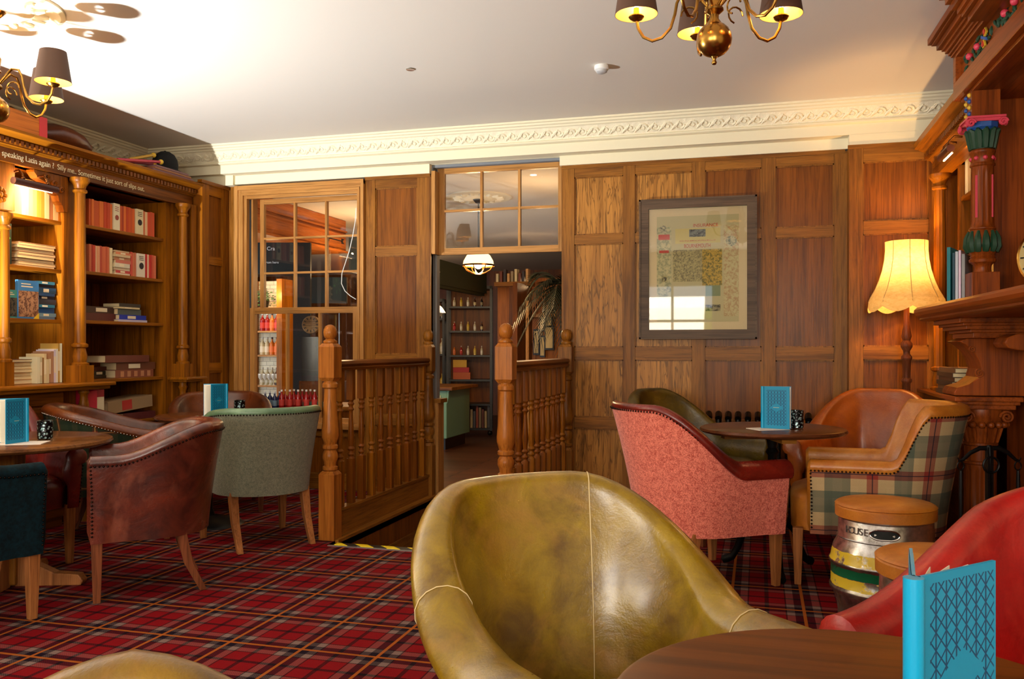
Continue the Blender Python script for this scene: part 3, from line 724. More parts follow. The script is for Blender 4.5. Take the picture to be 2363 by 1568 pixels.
# ---- menus: turquoise covers with a lattice pattern
def menu_mat(seed=0):
    t = NT('menu_cover'); tc = t.new('ShaderNodeTexCoord'); sp = t.new('ShaderNodeSeparateXYZ'); t.link(tc.outputs['UV'], sp.inputs[0])
    u, v = sp.outputs[0], sp.outputs[1]
    def tri(a, f): q = t.math('FRACT', t.math('MULTIPLY', a, f)); return t.math('ABSOLUTE', t.math('SUBTRACT', q, 0.5))
    s1 = tri(t.math('ADD', u, v), 62); s2 = tri(t.math('SUBTRACT', u, v), 62); s3 = tri(u, 62)
    m = t.math('MINIMUM', t.math('MINIMUM', s1, s2), s3)
    line = t.math('LESS_THAN', m, 0.075)
    inside = t.math('MULTIPLY', t.math('LESS_THAN', t.math('ABSOLUTE', t.math('SUBTRACT', u, 0.067)), 0.052), t.math('LESS_THAN', t.math('ABSOLUTE', t.math('SUBTRACT', v, 0.103)), 0.087))
    dia = t.math('ADD', t.math('MULTIPLY', t.math('ABSOLUTE', t.math('SUBTRACT', u, 0.067)), 0.6), t.math('ABSOLUTE', t.math('SUBTRACT', v, 0.103)))
    dm = t.math('GREATER_THAN', dia, 0.022)
    c = t.mix(t.math('MULTIPLY', t.math('MULTIPLY', line, inside), dm), srgb(2, 136, 178), srgb(0, 62, 100))
    t.base(c); t.set(Roughness=0.42); return t.m
MENU = menu_mat(); TURQ = plain('turquoise_board', srgb(2, 150, 196), 0.32); PGOLD = plain('gilt_print', srgb(200, 196, 150), 0.5)
M['menuin'] = plain('menu_lining', srgb(238, 232, 216), 0.7)
def menu(label, loc, rz, w_=0.134, h=0.206, ang=0.5, side=1, leaves=3):
    """two covers hinged at a spine on the local z axis, standing upright; front cover along +x"""
    root = thing('menu', label, 'menu', loc, rz, 'standing menus')
    for k, a in enumerate((0.0, ang * side)):
        b = MB(); b.T = Matrix.Rotation(a, 4, 'Z'); t2 = 0.0015
        b.box((0.006, -t2, 0), (w_, t2, h))
        yy = -t2 - 0.0006 if side > 0 else t2 + 0.0006
        if k == 1: yy = -yy
        vs = [(0.006, yy, 0), (w_, yy, 0), (w_, yy, h), (0.006, yy, h)]
        b.add(vs, [(0, 1, 2, 3)], 1, [(0, 0), (w_, 0), (w_, h), (0, h)])
        yi = (t2 + 0.0008) * (1 if yy < 0 else -1); b.box((0.008, min(yi, yi * .9), 0.003), (w_ - 0.002, max(yi, yi * .9), h - 0.004), 2)
        c = b.build('cover', [TURQ, MENU, M['menuin']], root, smooth=0)
        if k == 0 and "foreground" not in label:
            q = MB(); q.T = Matrix.Rotation(a, 4, 'Z'); q.box((w_ * 0.4, yy * 1.4, h * 0.497), (w_ * 0.62, yy * 1.5, h * 0.506)); q.build('print', PGOLD, c, smooth=0)
    b = MB(); b.lathe([(0.009, 0), (0.009, h)], seg=12); b.build('spine', TURQ, root)
    b = MB()
    for k in range(leaves):
        a = ang * side * (k + 1) / (leaves + 1); b.T = Matrix.Rotation(a, 4, 'Z'); b.box((0.006, -0.0004, 0.004), (w_ - 0.012, 0.0004, h - 0.006 - 0.004 * k))
    b.build('pages', plain('menu_pages', srgb(236, 230, 214), 0.7), root, smooth=0)
    return root
def card(label, loc, rz, w_=0.15, d=0.15):
    o = None; b = MB(); b.box((-w_ / 2, -d / 2, 0), (w_ / 2, d / 2, 0.003)); o = b.build('card', plain('cream_card', srgb(226, 214, 200), 0.6), smooth=0)
    o.location = loc; o.rotation_euler = (0, 0, rz); return tag(o, label, 'card', 'cards under the menus')
# foreground menu: spine on the left, front cover running away to the right
x, y = camf(0.352, 0.762); x2, y2 = camf(0.452, 0.822)
menu('large turquoise menu standing half open in the foreground beside the red chair', (x, y, 0.7205), math.atan2(y2 - y, x2 - x), 0.122, 0.198, 0.62, 1, 3)
p = camf((1760 - CXP) / FPX * 4.30, 4.30); q = camf((1822 - CXP) / FPX * 4.20, 4.20)
menu('turquoise menu standing on the dark table between the pink and the tan armchairs', (p[0], p[1], 0.7235), math.atan2(q[1] - p[1], q[0] - p[0]) + 0.15, 0.134, 0.206, 0.32, 1)
c = camf((1772 - CXP) / FPX * 4.27, 4.27); card('cream card under the menu on the dark iron-legged table', (c[0], c[1], 0.7201), YAW + 0.3, 0.17, 0.12)
p = camf((62 - CXP) / FPX * 4.0, 4.0)
menu('turquoise menu standing on the round oak table at the left edge', (p[0], p[1], 0.6885), YAW + PI + 1.33, 0.122, 0.20, 0.85, -1)
c = camf((45 - CXP) / FPX * 3.95, 3.95); card('cream card under the menu on the round oak table', (c[0], c[1], 0.6851), YAW + 0.2, 0.22, 0.14)
p = camf((523 - CXP) / FPX * 5.36, 5.36)
menu('turquoise menu with its white page edge showing, standing behind the tweed tub chair', (p[0], p[1], 0.6985), YAW + PI + 1.15, 0.134, 0.20, 0.85, -1)
c = camf((500 - CXP) / FPX * 5.38, 5.38); card('cream card under the menu behind the tweed tub chair', (c[0], c[1], 0.6951), YAW, 0.18, 0.12)
# ---- pierced tealight holders
def pierced():
    t = NT('pierced_black_metal'); v = t.coords('Object', (1, 1, 1)); w1 = t.new('ShaderNodeTexVoronoi'); t.link(v, w1.inputs['Vector']); w1.inputs['Scale'].default_value = 75
    f = t.math('LESS_THAN', w1.outputs['Distance'], 0.38); t.base(t.mix(f, srgb(14, 14, 18), srgb(150, 178, 180)))
    t.set(Roughness=0.25, Metallic=0.5); t.bump(w1.outputs['Distance'], 0.6, 0.004); return t.m
PIER = pierced()
def tealight(label, loc, s=1.0):
    r = thing('tealight_holder', label, 'candle holder', loc, 0, 'pierced tealight holders')
    b = MB(); b.lathe([(0.030 * s, 0.004), (0.033 * s, 0.006), (0.035 * s, 0.04 * s), (0.034 * s, 0.088 * s), (0.036 * s, 0.09 * s), (0.033 * s, 0.091 * s), (0.031 * s, 0.085 * s), (0.030 * s, 0.012)], seg=28); b.build('cup', PIER, r)
    b = MB(); b.lathe([(0.026 * s, 0.012), (0.026 * s, 0.034), (0.001, 0.034)], seg=20); b.build('candle', M['paper'], r)
    for k in range(3):
        b = MB(); b.ball((0.026 * s * math.cos(k * 2.1), 0.026 * s * math.sin(k * 2.1), 0.004), 0.004, 8); b.build('foot', M['black'], r)
x, y = camf((1838 - CXP) / FPX * 4.30, 4.30); tealight('black pierced tealight holder on the dark table right of the menu', (x, y, 0.7202))
x, y = camf((104 - CXP) / FPX * 4.12, 4.12); tealight('black pierced tealight holder on the round oak table at the left', (x, y, 0.6852))
x, y = camf((553 - CXP) / FPX * 5.55, 5.55); tealight('black pierced tealight holder behind the rim of the tweed tub chair', (x, y, 0.6952))
# ---- beer keg stools
def keg_mat():
    t = NT('keg_steel'); tc = t.new('ShaderNodeTexCoord'); sp = t.new('ShaderNodeSeparateXYZ'); t.link(tc.outputs['Object'], sp.inputs[0]); z = sp.outputs[2]
    n = t.noise(t.coords('Object', (1, 1, 1)), 28, 4, 0.65); zz = t.math('ADD', z, t.math('MULTIPLY', t.math('SUBTRACT', n, 0.5), 0.012))
    def band(a, c): return t.math('MULTIPLY', t.math('GREATER_THAN', zz, a), t.math('LESS_THAN', zz, c))
    steel = t.ramp(n, [(0.3, srgb(120, 116, 112)), (0.6, srgb(196, 192, 188))])
    wearm = t.ramp(t.noise(t.coords('Object', (1, 1, 1)), 11, 4, 0.7), [(0.38, (0, 0, 0, 1)), (0.46, (1, 1, 1, 1))])
    y1 = t.math('MULTIPLY', t.math('MAXIMUM', band(0.170, 0.212), band(0.268, 0.312)), wearm)
    g1 = band(0.214, 0.248)
    c = t.mix(y1, steel, srgb(216, 186, 50)); c = t.mix(g1, c, srgb(12, 96, 62)); t.base(c)
    t.link(t.math('SUBTRACT', 0.95, t.math('MULTIPLY', t.math('MAXIMUM', y1, g1), 0.95)), t.b.inputs['Metallic']); t.set(Roughness=0.27); t.bump(n, 0.12, 0.003); return t.m
KEG = keg_mat()
KP = [(0.001, 0.02), (0.15, 0.02), (0.170, 0.0), (0.178, 0.004), (0.180, 0.06), (0.188, 0.10), (0.200, 0.135), (0.212, 0.150), (0.213, 0.162), (0.207, 0.170), (0.207, 0.212), (0.207, 0.250), (0.214, 0.256), (0.214, 0.266), (0.208, 0.274), (0.204, 0.30), (0.197, 0.325), (0.186, 0.345), (0.181, 0.356), (0.184, 0.360), (0.180, 0.365), (0.178, 0.430), (0.172, 0.438)]
def keg(label, loc, rz):
    r = thing('keg_stool', label, 'stool', loc, rz, 'steel keg stools')
    b = MB(); b.lathe(KP, seg=64); o = b.build('keg', KEG, r, smooth=50)
    for a in (0.0, PI):
        b = MB(); pts = []
        n = 24
        for i in range(n):   # rounded slot rim
            q = 2 * PI * i / n; u = 0.040 * math.cos(q); v = 0.019 * math.sin(q)
            u += math.copysign(0.014, math.cos(q)); aa = a + u / 0.18
            pts.append((0.1802 * math.sin(aa), -0.1802 * math.cos(aa), 0.398 + v))
        b.tube(pts, 0.0035, 6, closed=True); rim = b.build('handle_rim', plain('bright_steel', srgb(214, 214, 214), 0.2, 1.0), r)
        b = MB(); c0 = (0.1815 * math.sin(a), -0.1815 * math.cos(a), 0.398)
        b.add(pts + [c0], [(i, (i + 1) % n, n) for i in range(n)]); b.build('handle_slot', plain('slot_dark', srgb(10, 16, 14), 0.6), r)
    b = MB(); b.lathe([(0.001, 0.438), (0.182, 0.438), (0.190, 0.443), (0.191, 0.480), (0.187, 0.485), (0.192, 0.489), (0.187, 0.494), (0.175, 0.500), (0.1, 0.507), (0.001, 0.509)], seg=64); b.build('cushion', L['tan2'], r)
    return r
x, y = camf((2043 - CXP) / FPX * 3.50, 3.50); k1 = keg('steel beer keg stool stamped HOUSE, green and yellow bands, honey leather cushion', (x, y, 0), YAW - 0.42)
for i, ch in enumerate('HOUSE'):
    a = -0.84 + i * 0.115; o = text_mesh('stamped_letter', ch, 0.038, plain('stamp_grey', srgb(150, 146, 142), 0.3, 0.9), k1, (0.1805 * math.sin(a), -0.1805 * math.cos(a), 0.400), (PI / 2, 0, a), 0.0012)
x, y = camf((2178 - CXP) / FPX * 2.60, 2.60); keg('honey leather topped keg stool tucked behind the red chair arm, lower right', (x, y, 0), 0.9)
# ================================================================== balustrades
def balustrade(label, xa, y0, y1, nb):
    r = thing('balustrade', label, 'balustrade', (xa, y0, 0), 0, 'oak balustrades either side of the steps')
    def newel(yc, half=False):
        w_ = 0.049; b = MB(); d0 = 0.0
        for (z0, z1) in ((0, 0.40), (0.926, 1.145)):
            b.box((-w_, yc - w_, z0 + (0.0 if z0 == 0 else 0.02)), (w_, yc + (w_ if not half else 0.02), z1 - 0.02))
            for zz, s_ in ((z1, 1), (z0, -1)):
                if z0 == 0 and s_ < 0: continue
                za = zz - 0.02 * s_
                b.add([(-w_, yc - w_, za), (w_, yc - w_, za), (w_, yc + (w_ if not half else .02), za), (-w_, yc + (w_ if not half else .02), za), (-w_ * .72, yc - w_ * .72, zz), (w_ * .72, yc - w_ * .72, zz), (w_ * .72, yc + (w_ * .72 if not half else .02), zz), (-w_ * .72, yc + (w_ * .72 if not half else .02), zz)],
                      [(0, 1, 5, 4), (1, 2, 6, 5), (2, 3, 7, 6), (3, 0, 4, 7), (4, 5, 6, 7)])
        b.lathe([(0.034, 0.40), (0.044, 0.408), (0.044, 0.424), (0.034, 0.43), (0.036, 0.45), (0.046, 0.475), (0.044, 0.50), (0.034, 0.522), (0.046, 0.532), (0.046, 0.548), (0.036, 0.556), (0.050, 0.60), (0.050, 0.63), (0.044, 0.70), (0.036, 0.82), (0.034, 0.88), (0.045, 0.888), (0.045, 0.908), (0.036, 0.92), (0.036, 0.945)], (0, yc, 0), 24)
        b.lathe([(0.034, 1.143), (0.040, 1.150), (0.040, 1.160), (0.030, 1.166), (0.024, 1.172), (0.030, 1.176), (0.037, 1.190), (0.040, 1.208), (0.037, 1.228), (0.028, 1.245), (0.012, 1.254), (0.001, 1.256)], (0, yc, 0), 24)
        return b
    newel(0.049).build('newel_post', M['newel_z'], r, smooth=35)
    newel(y1 - y0 - 0.02, True).build('newel_post', M['oak_z'], r, smooth=35)
    b = MB(); b.prism([(-0.03, 0.985), (0.03, 0.985), (0.034, 1.0), (0.024, 1.008), (0.036, 1.022), (0.030, 1.040), (0, 1.046), (-0.030, 1.040), (-0.036, 1.022), (-0.024, 1.008), (-0.034, 1.0)], 'y', 0.098, y1 - y0 - 0.068)
    b.build('handrail', M['dark_y'], r, smooth=35)
    b = MB(); b.box((-0.022, 0.098, 0.0), (0.022, y1 - y0 - 0.068, 0.150)); b.box((-0.03, 0.098, 0.148), (0.03, y1 - y0 - 0.068, 0.166)); b.build('base_rail', M['oak_y'], r, smooth=0)
    for k in range(nb):
        yc = 0.098 + (y1 - y0 - 0.166) * (k + 0.5) / nb; q = 0.0205; b = MB()
        b.box((-q, yc - q, 0.16), (q, yc + q, 0.44)); b.box((-q, yc - q, 0.80), (q, yc + q, 0.99))
        b.lathe([(0.020, 0.44), (0.013, 0.452), (0.022, 0.466), (0.014, 0.478), (0.013, 0.486), (0.023, 0.50), (0.014, 0.514), (0.016, 0.54), (0.020, 0.57), (0.016, 0.64), (0.0115, 0.715), (0.012, 0.73), (0.021, 0.742), (0.013, 0.754), (0.013, 0.762), (0.021, 0.775), (0.014, 0.788), (0.019, 0.80)], (0, yc, 0), 12)
        b.build('baluster', M['dark_z'] if k % 3 else M['shelf_z'], r, smooth=35)
    return r
M['newel_z'] = wood('newel_oak', srgb(184, 112, 42), srgb(132, 68, 20), 'z', 0.28, 1.0)
balustrade('oak balustrade left of the steps, its near newel post beside the tweed chair', -2.412, 4.56, 6.20, 10)
balustrade('oak balustrade right of the steps, its near newel half hidden by the foreground chair', -1.341, 4.56, 6.20, 10)

# ================================================================== left bookcase
XB, XF = -4.93, -4.32
bc = thing('bookcase', 'large oak bookcase along the left wall with columns and lettered frieze', 'bookcase', (0, 0, 0))
Y0b, Y1b = 2.9, 5.86
b = MB(); b.box((XB, Y0b, 0), (XB + 0.02, Y1b, 2.3)); 
for k in range(14): yy = Y0b + 0.1 + k * 0.21; b.box((XB + 0.02, yy, 0.1), (XB + 0.028, yy + 0.185, 2.25))
b.build('back_panel', M['shelf_z'], bc, smooth=0)
for (y0, y1, x1) in ((4.60, 4.70, -4.30), (5.60, 5.66, -4.30), (5.80, 5.86, -4.22), (3.1, 3.16, -4.3)):
    b = MB(); b.box((XB + 0.02, y0, 0.0), (x1, y1, 2.23)); b.build('side_panel', M['shelf_z'], bc, smooth=0)
b = MB(); b.box((-4.30, 5.66, 0), (-4.285, 5.80, 2.23)); b.build('front_stile', M['shelf_z'], bc, smooth=0)
for (y0, y1, z) in ((3.16, 4.60, 1.935), (3.16, 4.60, 1.622), (3.16, 4.60, 1.30), (4.70, 5.60, 1.945), (4.70, 5.60, 1.635), (4.70, 5.60, 1.305), (4.70, 5.60, 0.905), (4.84, 5.60, 0.60)):
    b = MB(); b.box((XB + 0.02, y0, z - 0.024), (XF, y1, z)); b.build('shelf', M['shelf_y'], bc, smooth=0, bevel=0.004)
# counter over a deeper cupboard at the left
b = MB(); b.box((XB + 0.02, Y0b, 0.872), (-4.10, 4.84, 0.896)); b.box((XB + .02, Y0b, 0.85), (-4.13, 4.82, 0.874)); b.build('counter', M['shelf_y'], bc, smooth=0, bevel=0.006)
b = MB(); b.box((XB + 0.02, Y0b, 0.0), (-4.22, 4.50, 0.85))
for k in range(9): b.box((-4.22, Y0b, 0.06 + k * 0.088), (-4.208, 4.50, 0.06 + k * 0.088 + 0.075))
b.build('cupboard_front', M['dark_y'], bc, smooth=0, bevel=0.004)
b = MB(); b.box((-4.36, 5.62, 0.876), (-4.12, 5.86, 0.898)); b.box((-4.34, 5.64, 0.86), (-4.15, 5.85, 0.878)); b.build('bracket_shelf', M['shelf_y'], bc, smooth=0, bevel=0.006)
# columns
def colonette(b, x, y, z0, z1, r, base=0.10, sq=0.05, flute=False):
    if base: b.box((x - sq, y - sq, z0), (x + sq, y + sq, z0 + base))
    zb_ = z0 + base; h = z1 - zb_
    b.lathe([(r * 1.5, zb_), (r * 1.55, zb_ + .012), (r * 1.1, zb_ + .02), (r * 1.25, zb_ + .06), (r * 0.95, zb_ + .11), (r * 1.4, zb_ + .12), (r * 1.4, zb_ + .135), (r, zb_ + .145), (r * 1.02, zb_ + h * .5), (r * 0.9, z1 - .10), (r * 1.25, z1 - .092), (r * 1.25, z1 - .08), (r * 0.95, z1 - .07), (r * 1.1, z1 - .05), (r * 1.5, z1 - .03), (r * 1.7, z1 - .02), (r * 1.7, z1)], (x, y, 0), 24, flute=(zb_ + .17, z1 - .13, 12, 0.12) if flute else None)
for (x, y, z0, z1, r, ba, sq) in ((-4.235, 4.665, 0.896, 2.22, 0.036, 0.11, 0.058), (-4.235, 5.715, 0.898, 2.22, 0.034, 0.10, 0.05), (-4.25, 4.095, 0.896, 1.91, 0.026, 0.14, 0.034)):
    b = MB(); colonette(b, x, y, z0, z1, r, ba, sq); b.build('column', M['shelf_z'], bc)
b = MB(); b.lathe([(0.03, 0.862), (0.026, 0.84), (0.034, 0.82), (0.026, 0.80), (0.022, 0.78), (0.032, 0.70), (0.024, 0.60), (0.018, 0.3), (0.03, 0.1), (0.03, 0.0)], (-4.235, 5.715, 0), 20); b.build('leg', M['shelf_z'], bc)
b = MB(); b.lathe([(0.03, 0.85), (0.034, 0.83), (0.026, 0.82), (0.022, 0.80), (0.03, 0.76), (0.036, 0.70), (0.03, 0.6), (0.02, 0.3), (0.03, 0.0)], (-4.20, 4.66, 0), 20); b.build('leg', M['shelf_z'], bc)
# frieze, cornice, dentils
b = MB(); b.box((-4.36, Y0b, 2.218), (-4.26, Y1b, 2.305)); b.box((-4.9, Y0b, 2.218), (-4.3, Y1b, 2.235)); fr = b.build('frieze', M['dark_y'], bc, smooth=0)
b = MB(); P_ = [(-4.40, 2.30), (-4.255, 2.30), (-4.245, 2.312), (-4.235, 2.315), (-4.235, 2.352), (-4.215, 2.360), (-4.195, 2.375), (-4.170, 2.382), (-4.168, 2.398), (-4.19, 2.404), (-4.93, 2.404), (-4.93, 2.385), (-4.40, 2.385)]
b.prism(P_, 'y', Y0b, Y1b + 0.02); y = Y0b + 0.02; b2 = MB()
while y < Y1b - 0.01: b2.box((-4.24, y, 2.322), (-4.218, y + 0.022, 2.350)); y += 0.036
cn = b.build('cornice', M['shelf_y'], bc, smooth=30); b2.build('dentils', M['dark_z'], cn, smooth=0)
fy0, fy1 = 4.085, 5.31
o = text_mesh('lettering', 'speaking Latin again ?  Silly me.. Sometimes it just sort of slips out.', 0.062, plain('cream_lettering', srgb(222, 204, 160), 0.7), bc, (-4.2585, (fy0 + fy1) / 2, 2.262), (PI / 2, 0, PI / 2), 0.0006, 'CENTER')
wd = max(v.co.x for v in o.data.vertices) - min(v.co.x for v in o.data.vertices); o.scale = ((fy1 - fy0) / wd, 0.78, 1)
# carved rosette block and scroll bracket at the left bay
b = MB(); b.box((-4.42, 3.98, 1.937), (-4.285, 4.20, 2.218)); ro = b.build('pilaster', M['shelf_z'], bc, smooth=0)
b = MB(); b.ball((-4.285, 4.09, 2.02), 0.022, 12)
for k in range(8):
    a = k * PI / 4; b.ball((-4.283, 4.09 + 0.034 * math.cos(a), 2.02 + 0.034 * math.sin(a)), 0.017, 8)
b.build('rosette', M['shelf_z'], ro)
b = MB()
b.prism([(4.60, 2.215), (4.60, 1.99), (4.57, 1.99), (4.555, 2.03), (4.53, 2.05), (4.52, 2.085), (4.49, 2.10), (4.47, 2.13), (4.42, 2.15), (4.36, 2.17), (4.33, 2.20), (4.33, 2.215)], 'x', -4.33, -4.27)
for i in range(3): b.tube([(-4.262, 4.54 - .06 * i + 0.022 * (1 - t / 14) * math.cos(t * .6), 2.12 + .03 * i + 0.022 * (1 - t / 14) * math.sin(t * .6)) for t in range(14)], 0.008, 6)
b.build('bracket', M['dark_z'], bc, smooth=0, bevel=0.005)
# picture light clipped under the frieze
def picture_light(label, y, z, x, L_, sgn=1):
    r = thing('picture_light', label, 'lamp', (x, y, z), 0, 'brass picture lights on the bookcases')
    b = MB(); b.lathe([(0.001, -L_ / 2), (0.021, -L_ / 2), (0.022, -L_ / 2 + .01), (0.022, L_ / 2 - .01), (0.021, L_ / 2), (0.001, L_ / 2)], seg=20, axis='y'); b.build('lamp_tube', plain('brown_enamel', srgb(78, 46, 38), 0.3, 0.6), r)
    b = MB(); b.box((-0.012 * sgn - .004, -L_ * .42, -0.0235), (-0.012 * sgn + .004, L_ * .42, -0.021)); b.build('tube_glow', plain('warm_glow', (1, .8, .5, 1), 0.5, 0, (1, 0.62, 0.28, 1), 14), r)
    for s_ in (-1, 1):
        b = MB(); b.tube([(-0.0 * sgn, s_ * L_ * .28, 0.02), (-0.005 * sgn, s_ * L_ * .28, 0.05), (-0.03 * sgn, s_ * L_ * .28, 0.075), (-0.07 * sgn, s_ * L_ * .26, 0.07)], 0.006, 8); b.ball((0, s_ * L_ * .28, 0.025), 0.012, 10); b.build('bracket_arm', M['brassd'], r)
    return r
picture_light('brass picture light under the lettered frieze of the left bookcase', 4.26, 2.10, -4.19, 0.33, 1)
lamp('picture_lamp', 'AREA', (-4.215, 4.26, 2.073), 5, (1, .60, .26), 0.03, (0, 0, 0), 0.3, aim=(-4.42, 4.26, 1.98))
lamp('picture_lamp', 'POINT', (-4.33, 3.86, 2.15), 3, (1, .60, .26), 0.02)

# ================================================================== right bookcase (alcove beyond the chimneypiece)
rb_ = thing('bookcase', 'oak bookcase in the right alcove between panelling and chimneypiece, with a brass picture light', 'bookcase', (0, 0, 0))
xr = 1.02; yr0, yr1 = 5.03, 6.09
b = MB(); b.prism([(xr + .6, 2.30), (xr + 0.05, 2.30), (xr + 0.04, 2.315), (xr + 0.02, 2.32), (xr + 0.02, 2.36), (xr + 0.0, 2.372), (xr - 0.03, 2.388), (xr - 0.055, 2.395), (xr - 0.058, 2.43), (xr - 0.03, 2.435), (xr + .6, 2.435)], 'y', 4.905, yr1)
cn = b.build('cornice', M['shelf_y'], rb_, smooth=30); b = MB(); y = 4.90
while y < yr1 - 0.03: b.box((xr + 0.0, y, 2.328), (xr + 0.025, y + 0.022, 2.358)); y += 0.036
b.build('dentils', M['dark_z'], cn, smooth=0)
b = MB(); b.box((xr + 0.05, 4.905, 2.20), (xr + 0.13, yr1 - .02, 2.31)); b.build('frieze', M['shelf_y'], rb_, smooth=0)
b = MB(); b.box((1.60, yr0, 0), (1.62, yr1, 2.3)); b.build('back_panel', M['dark_z'], rb_, smooth=0)
b = MB(); b.box((xr + 0.10, 6.0, 0), (1.60, 6.05, 2.2)); b.build('side_panel', M['shelf_z'], rb_, smooth=0)
b = MB(); b.box((xr + 0.12, 5.66, 0.86), (1.60, 5.70, 2.2)); b.build('side_panel', M['shelf_z'], rb_, smooth=0)
b = MB(); colonette(b, 1.085, 5.93, 0.86, 2.2, 0.036, 0.0, 0.045, True); b.build('column', M['shelf_z'], rb_)
for z in (2.01, 1.50, 0.97): b = MB(); b.box((xr + 0.13, yr0, z - 0.024), (1.60, 5.66, z)); b.build('shelf', M['shelf_y'], rb_, smooth=0, bevel=0.004)
b = MB(); b.box((0.98, yr0, 0.835), (1.60, 6.09, 0.86)); b.box((1.02, yr0, 0.0), (1.04, 6.09, 0.835)); b.build('counter', M['dark_y'], rb_, smooth=0, bevel=0.005)
picture_light('brass picture light on the right bookcase above the glowing lamp shade', 5.25, 2.19, 0.99, 0.26, -1)
lamp('picture_lamp', 'POINT', (1.10, 5.05, 2.15), 4, (1, .60, .26), 0.02)

# ================================================================== chimneypiece
MH = M['mahog_y']; MZ = M['mahog_z']
cp = thing('chimneypiece', 'carved dark oak chimneypiece with painted columns filling the right edge of the room', 'fireplace', (0.796, 4.99, 0), math.radians(1.6))
ye = -2.6
b = MB(); b.prism([(0.9, 1.335), (0.03, 1.335), (0.008, 1.331), (-0.006, 1.318), (-0.008, 1.303), (0.0, 1.288), (0.016, 1.279), (0.022, 1.276), (0.020, 1.268), (0.028, 1.262), (0.05, 1.258), (0.9, 1.258)], 'y', ye, 0.0)
b.build('mantel_shelf', MH, cp, smooth=30)
b = MB()
for (x0, yy, z0, z1) in ((0.075, -0.06, 1.235, 1.258), (0.095, -0.08, 1.222, 1.236), (0.11, -0.10, 1.205, 1.223), (0.135, -0.12, 1.190, 1.206), (0.15, -0.13, 1.165, 1.191)): b.box((x0, -0.52 + (x0 - 0.15), z0), (0.9, yy, z1))
b.build('bracket_cap', MH, cp, smooth=0, bevel=0.003)
def px2(px, py, yw=4.55): q = atY(px, py, yw); return (q.x - 0.796 - 0.012, q.z)
sc_pts = [(2216, 788), (2232, 796), (2250, 812), (2262, 832), (2268, 852), (2262, 872), (2240, 888), (2212, 896), (2205, 906), (2205, 914)]
b = MB(); pl = [px2(*p) for p in sc_pts]; pl = [(0.16, 1.166)] + pl + [(0.42, pl[-1][1]), (0.42, 1.166)]
b.prism(pl, 'y', -0.42, -0.17); sb = b.build('scroll_bracket', MZ, cp, smooth=30, bevel=0.004)
b = MB()
for (cx, cz, r0) in ((px2(2256, 862)[0] + .015, px2(2256, 862)[1], 0.022), (px2(2240, 806)[0] + .012, px2(2240, 806)[1], 0.014)):
    b.tube([(cx + r0 * (1 - t / 22) * math.cos(t * .55 + 2), -0.424, cz + r0 * (1 - t / 22) * math.sin(t * .55 + 2)) for t in range(20)], 0.004, 6)
b.build('scroll_carving', MZ, sb)
b = MB(); b.box((0.42, -0.45, 0.0), (0.9, -0.05, 1.26)); b.box((0.60, ye, 0), (0.9, -0.45, 1.26)); b.build('jamb_panel', MZ, cp, smooth=0, bevel=0.005)
# curved apron under the mantel, nearer the camera, and a low ledge
q = atY(2300, 785, 4.25).x - 0.80
b = MB(); b.prism([(q, 1.14), (q + 0.012, 1.165), (q + 0.05, 1.18), (0.62, 1.18), (0.62, 1.06), (0.50, 1.075), (0.43, 1.10), (q + 0.06, 1.108), (q + 0.015, 1.118)], 'y', -0.80, -0.62); b.build('curved_apron', MZ, cp, smooth=30, bevel=0.004)
b = MB(); b.box((0.40, ye, 0.90), (0.9, -0.62, 0.925)); b.box((0.43, ye, 0.875), (0.9, -0.64, 0.90)); b.build('lower_ledge', MH, cp, smooth=0, bevel=0.005)
# lower column
cx, cy = 0.235, -0.30
b = MB(); b.box((cx - 0.145, cy - 0.145, 0.865), (cx + 0.15, cy + 0.145, 0.888)); b.box((cx - 0.13, cy - 0.13, 0.848), (cx + 0.14, cy + 0.13, 0.866)); b.box((cx - 0.118, cy - 0.118, 0.826), (cx + 0.125, cy + 0.118, 0.849)); b.build('abacus', MH, cp, smooth=0, bevel=0.004)
b = MB(); b.lathe([(0.115, 0.828), (0.118, 0.80), (0.11, 0.77), (0.10, 0.755), (0.085, 0.745), (0.078, 0.70), (0.072, 0.665), (0.078, 0.66), (0.078, 0.65), (0.07, 0.645)], (cx, cy, 0), 32)
for k in range(18):
    a = k * PI / 9; b.ball((cx + 0.112 * math.cos(a), cy + 0.112 * math.sin(a), 0.752), 0.016, 8)
for k in range(12):
    a = k * PI / 6; b.tube([(cx + r_ * math.cos(a), cy + r_ * math.sin(a), z_) for r_, z_ in ((0.074, 0.665), (0.082, 0.70), (0.094, 0.735), (0.100, 0.738))], [0.008, 0.011, 0.009, 0.005], 6)
for (sx, sy, ax) in ((-1, -1, 0), (1, -1, 0), (-1, -1, 1), (-1, 1, 1)):
    pts = []
    for t in range(24):
        a = t * 0.55; r_ = 0.030 * (1 - t / 26)
        if ax == 0: pts.append((cx + sx * 0.085 + r_ * math.cos(a) * -sx, cy - 0.122, 0.792 + r_ * math.sin(a)))
        else: pts.append((cx - 0.122, cy + sy * 0.085 + r_ * math.cos(a), 0.792 + r_ * math.sin(a)))
    b.tube(pts, 0.0065, 6)
b.build('capital', MZ, cp)
b = MB(); b.lathe([(0.070, 0.645), (0.070, 0.60), (0.070, 0.575), (0.078, 0.57), (0.078, 0.56), (0.071, 0.553), (0.071, 0.545), (0.071, 0.52), (0.071, 0.33), (0.071, 0.31), (0.071, 0.302), (0.080, 0.296), (0.082, 0.284), (0.074, 0.276)][::-1], (cx, cy, 0), 72, flute=(0.325, 0.525, 12, 0.13)); b.build('column_shaft', MZ, cp)
b = MB(); b.lathe([(0.074, 0.276), (0.080, 0.26), (0.094, 0.20), (0.098, 0.15), (0.088, 0.11), (0.075, 0.09), (0.09, 0.08), (0.09, 0.06), (0.11, 0.05)][::-1], (cx, cy, 0), 32)
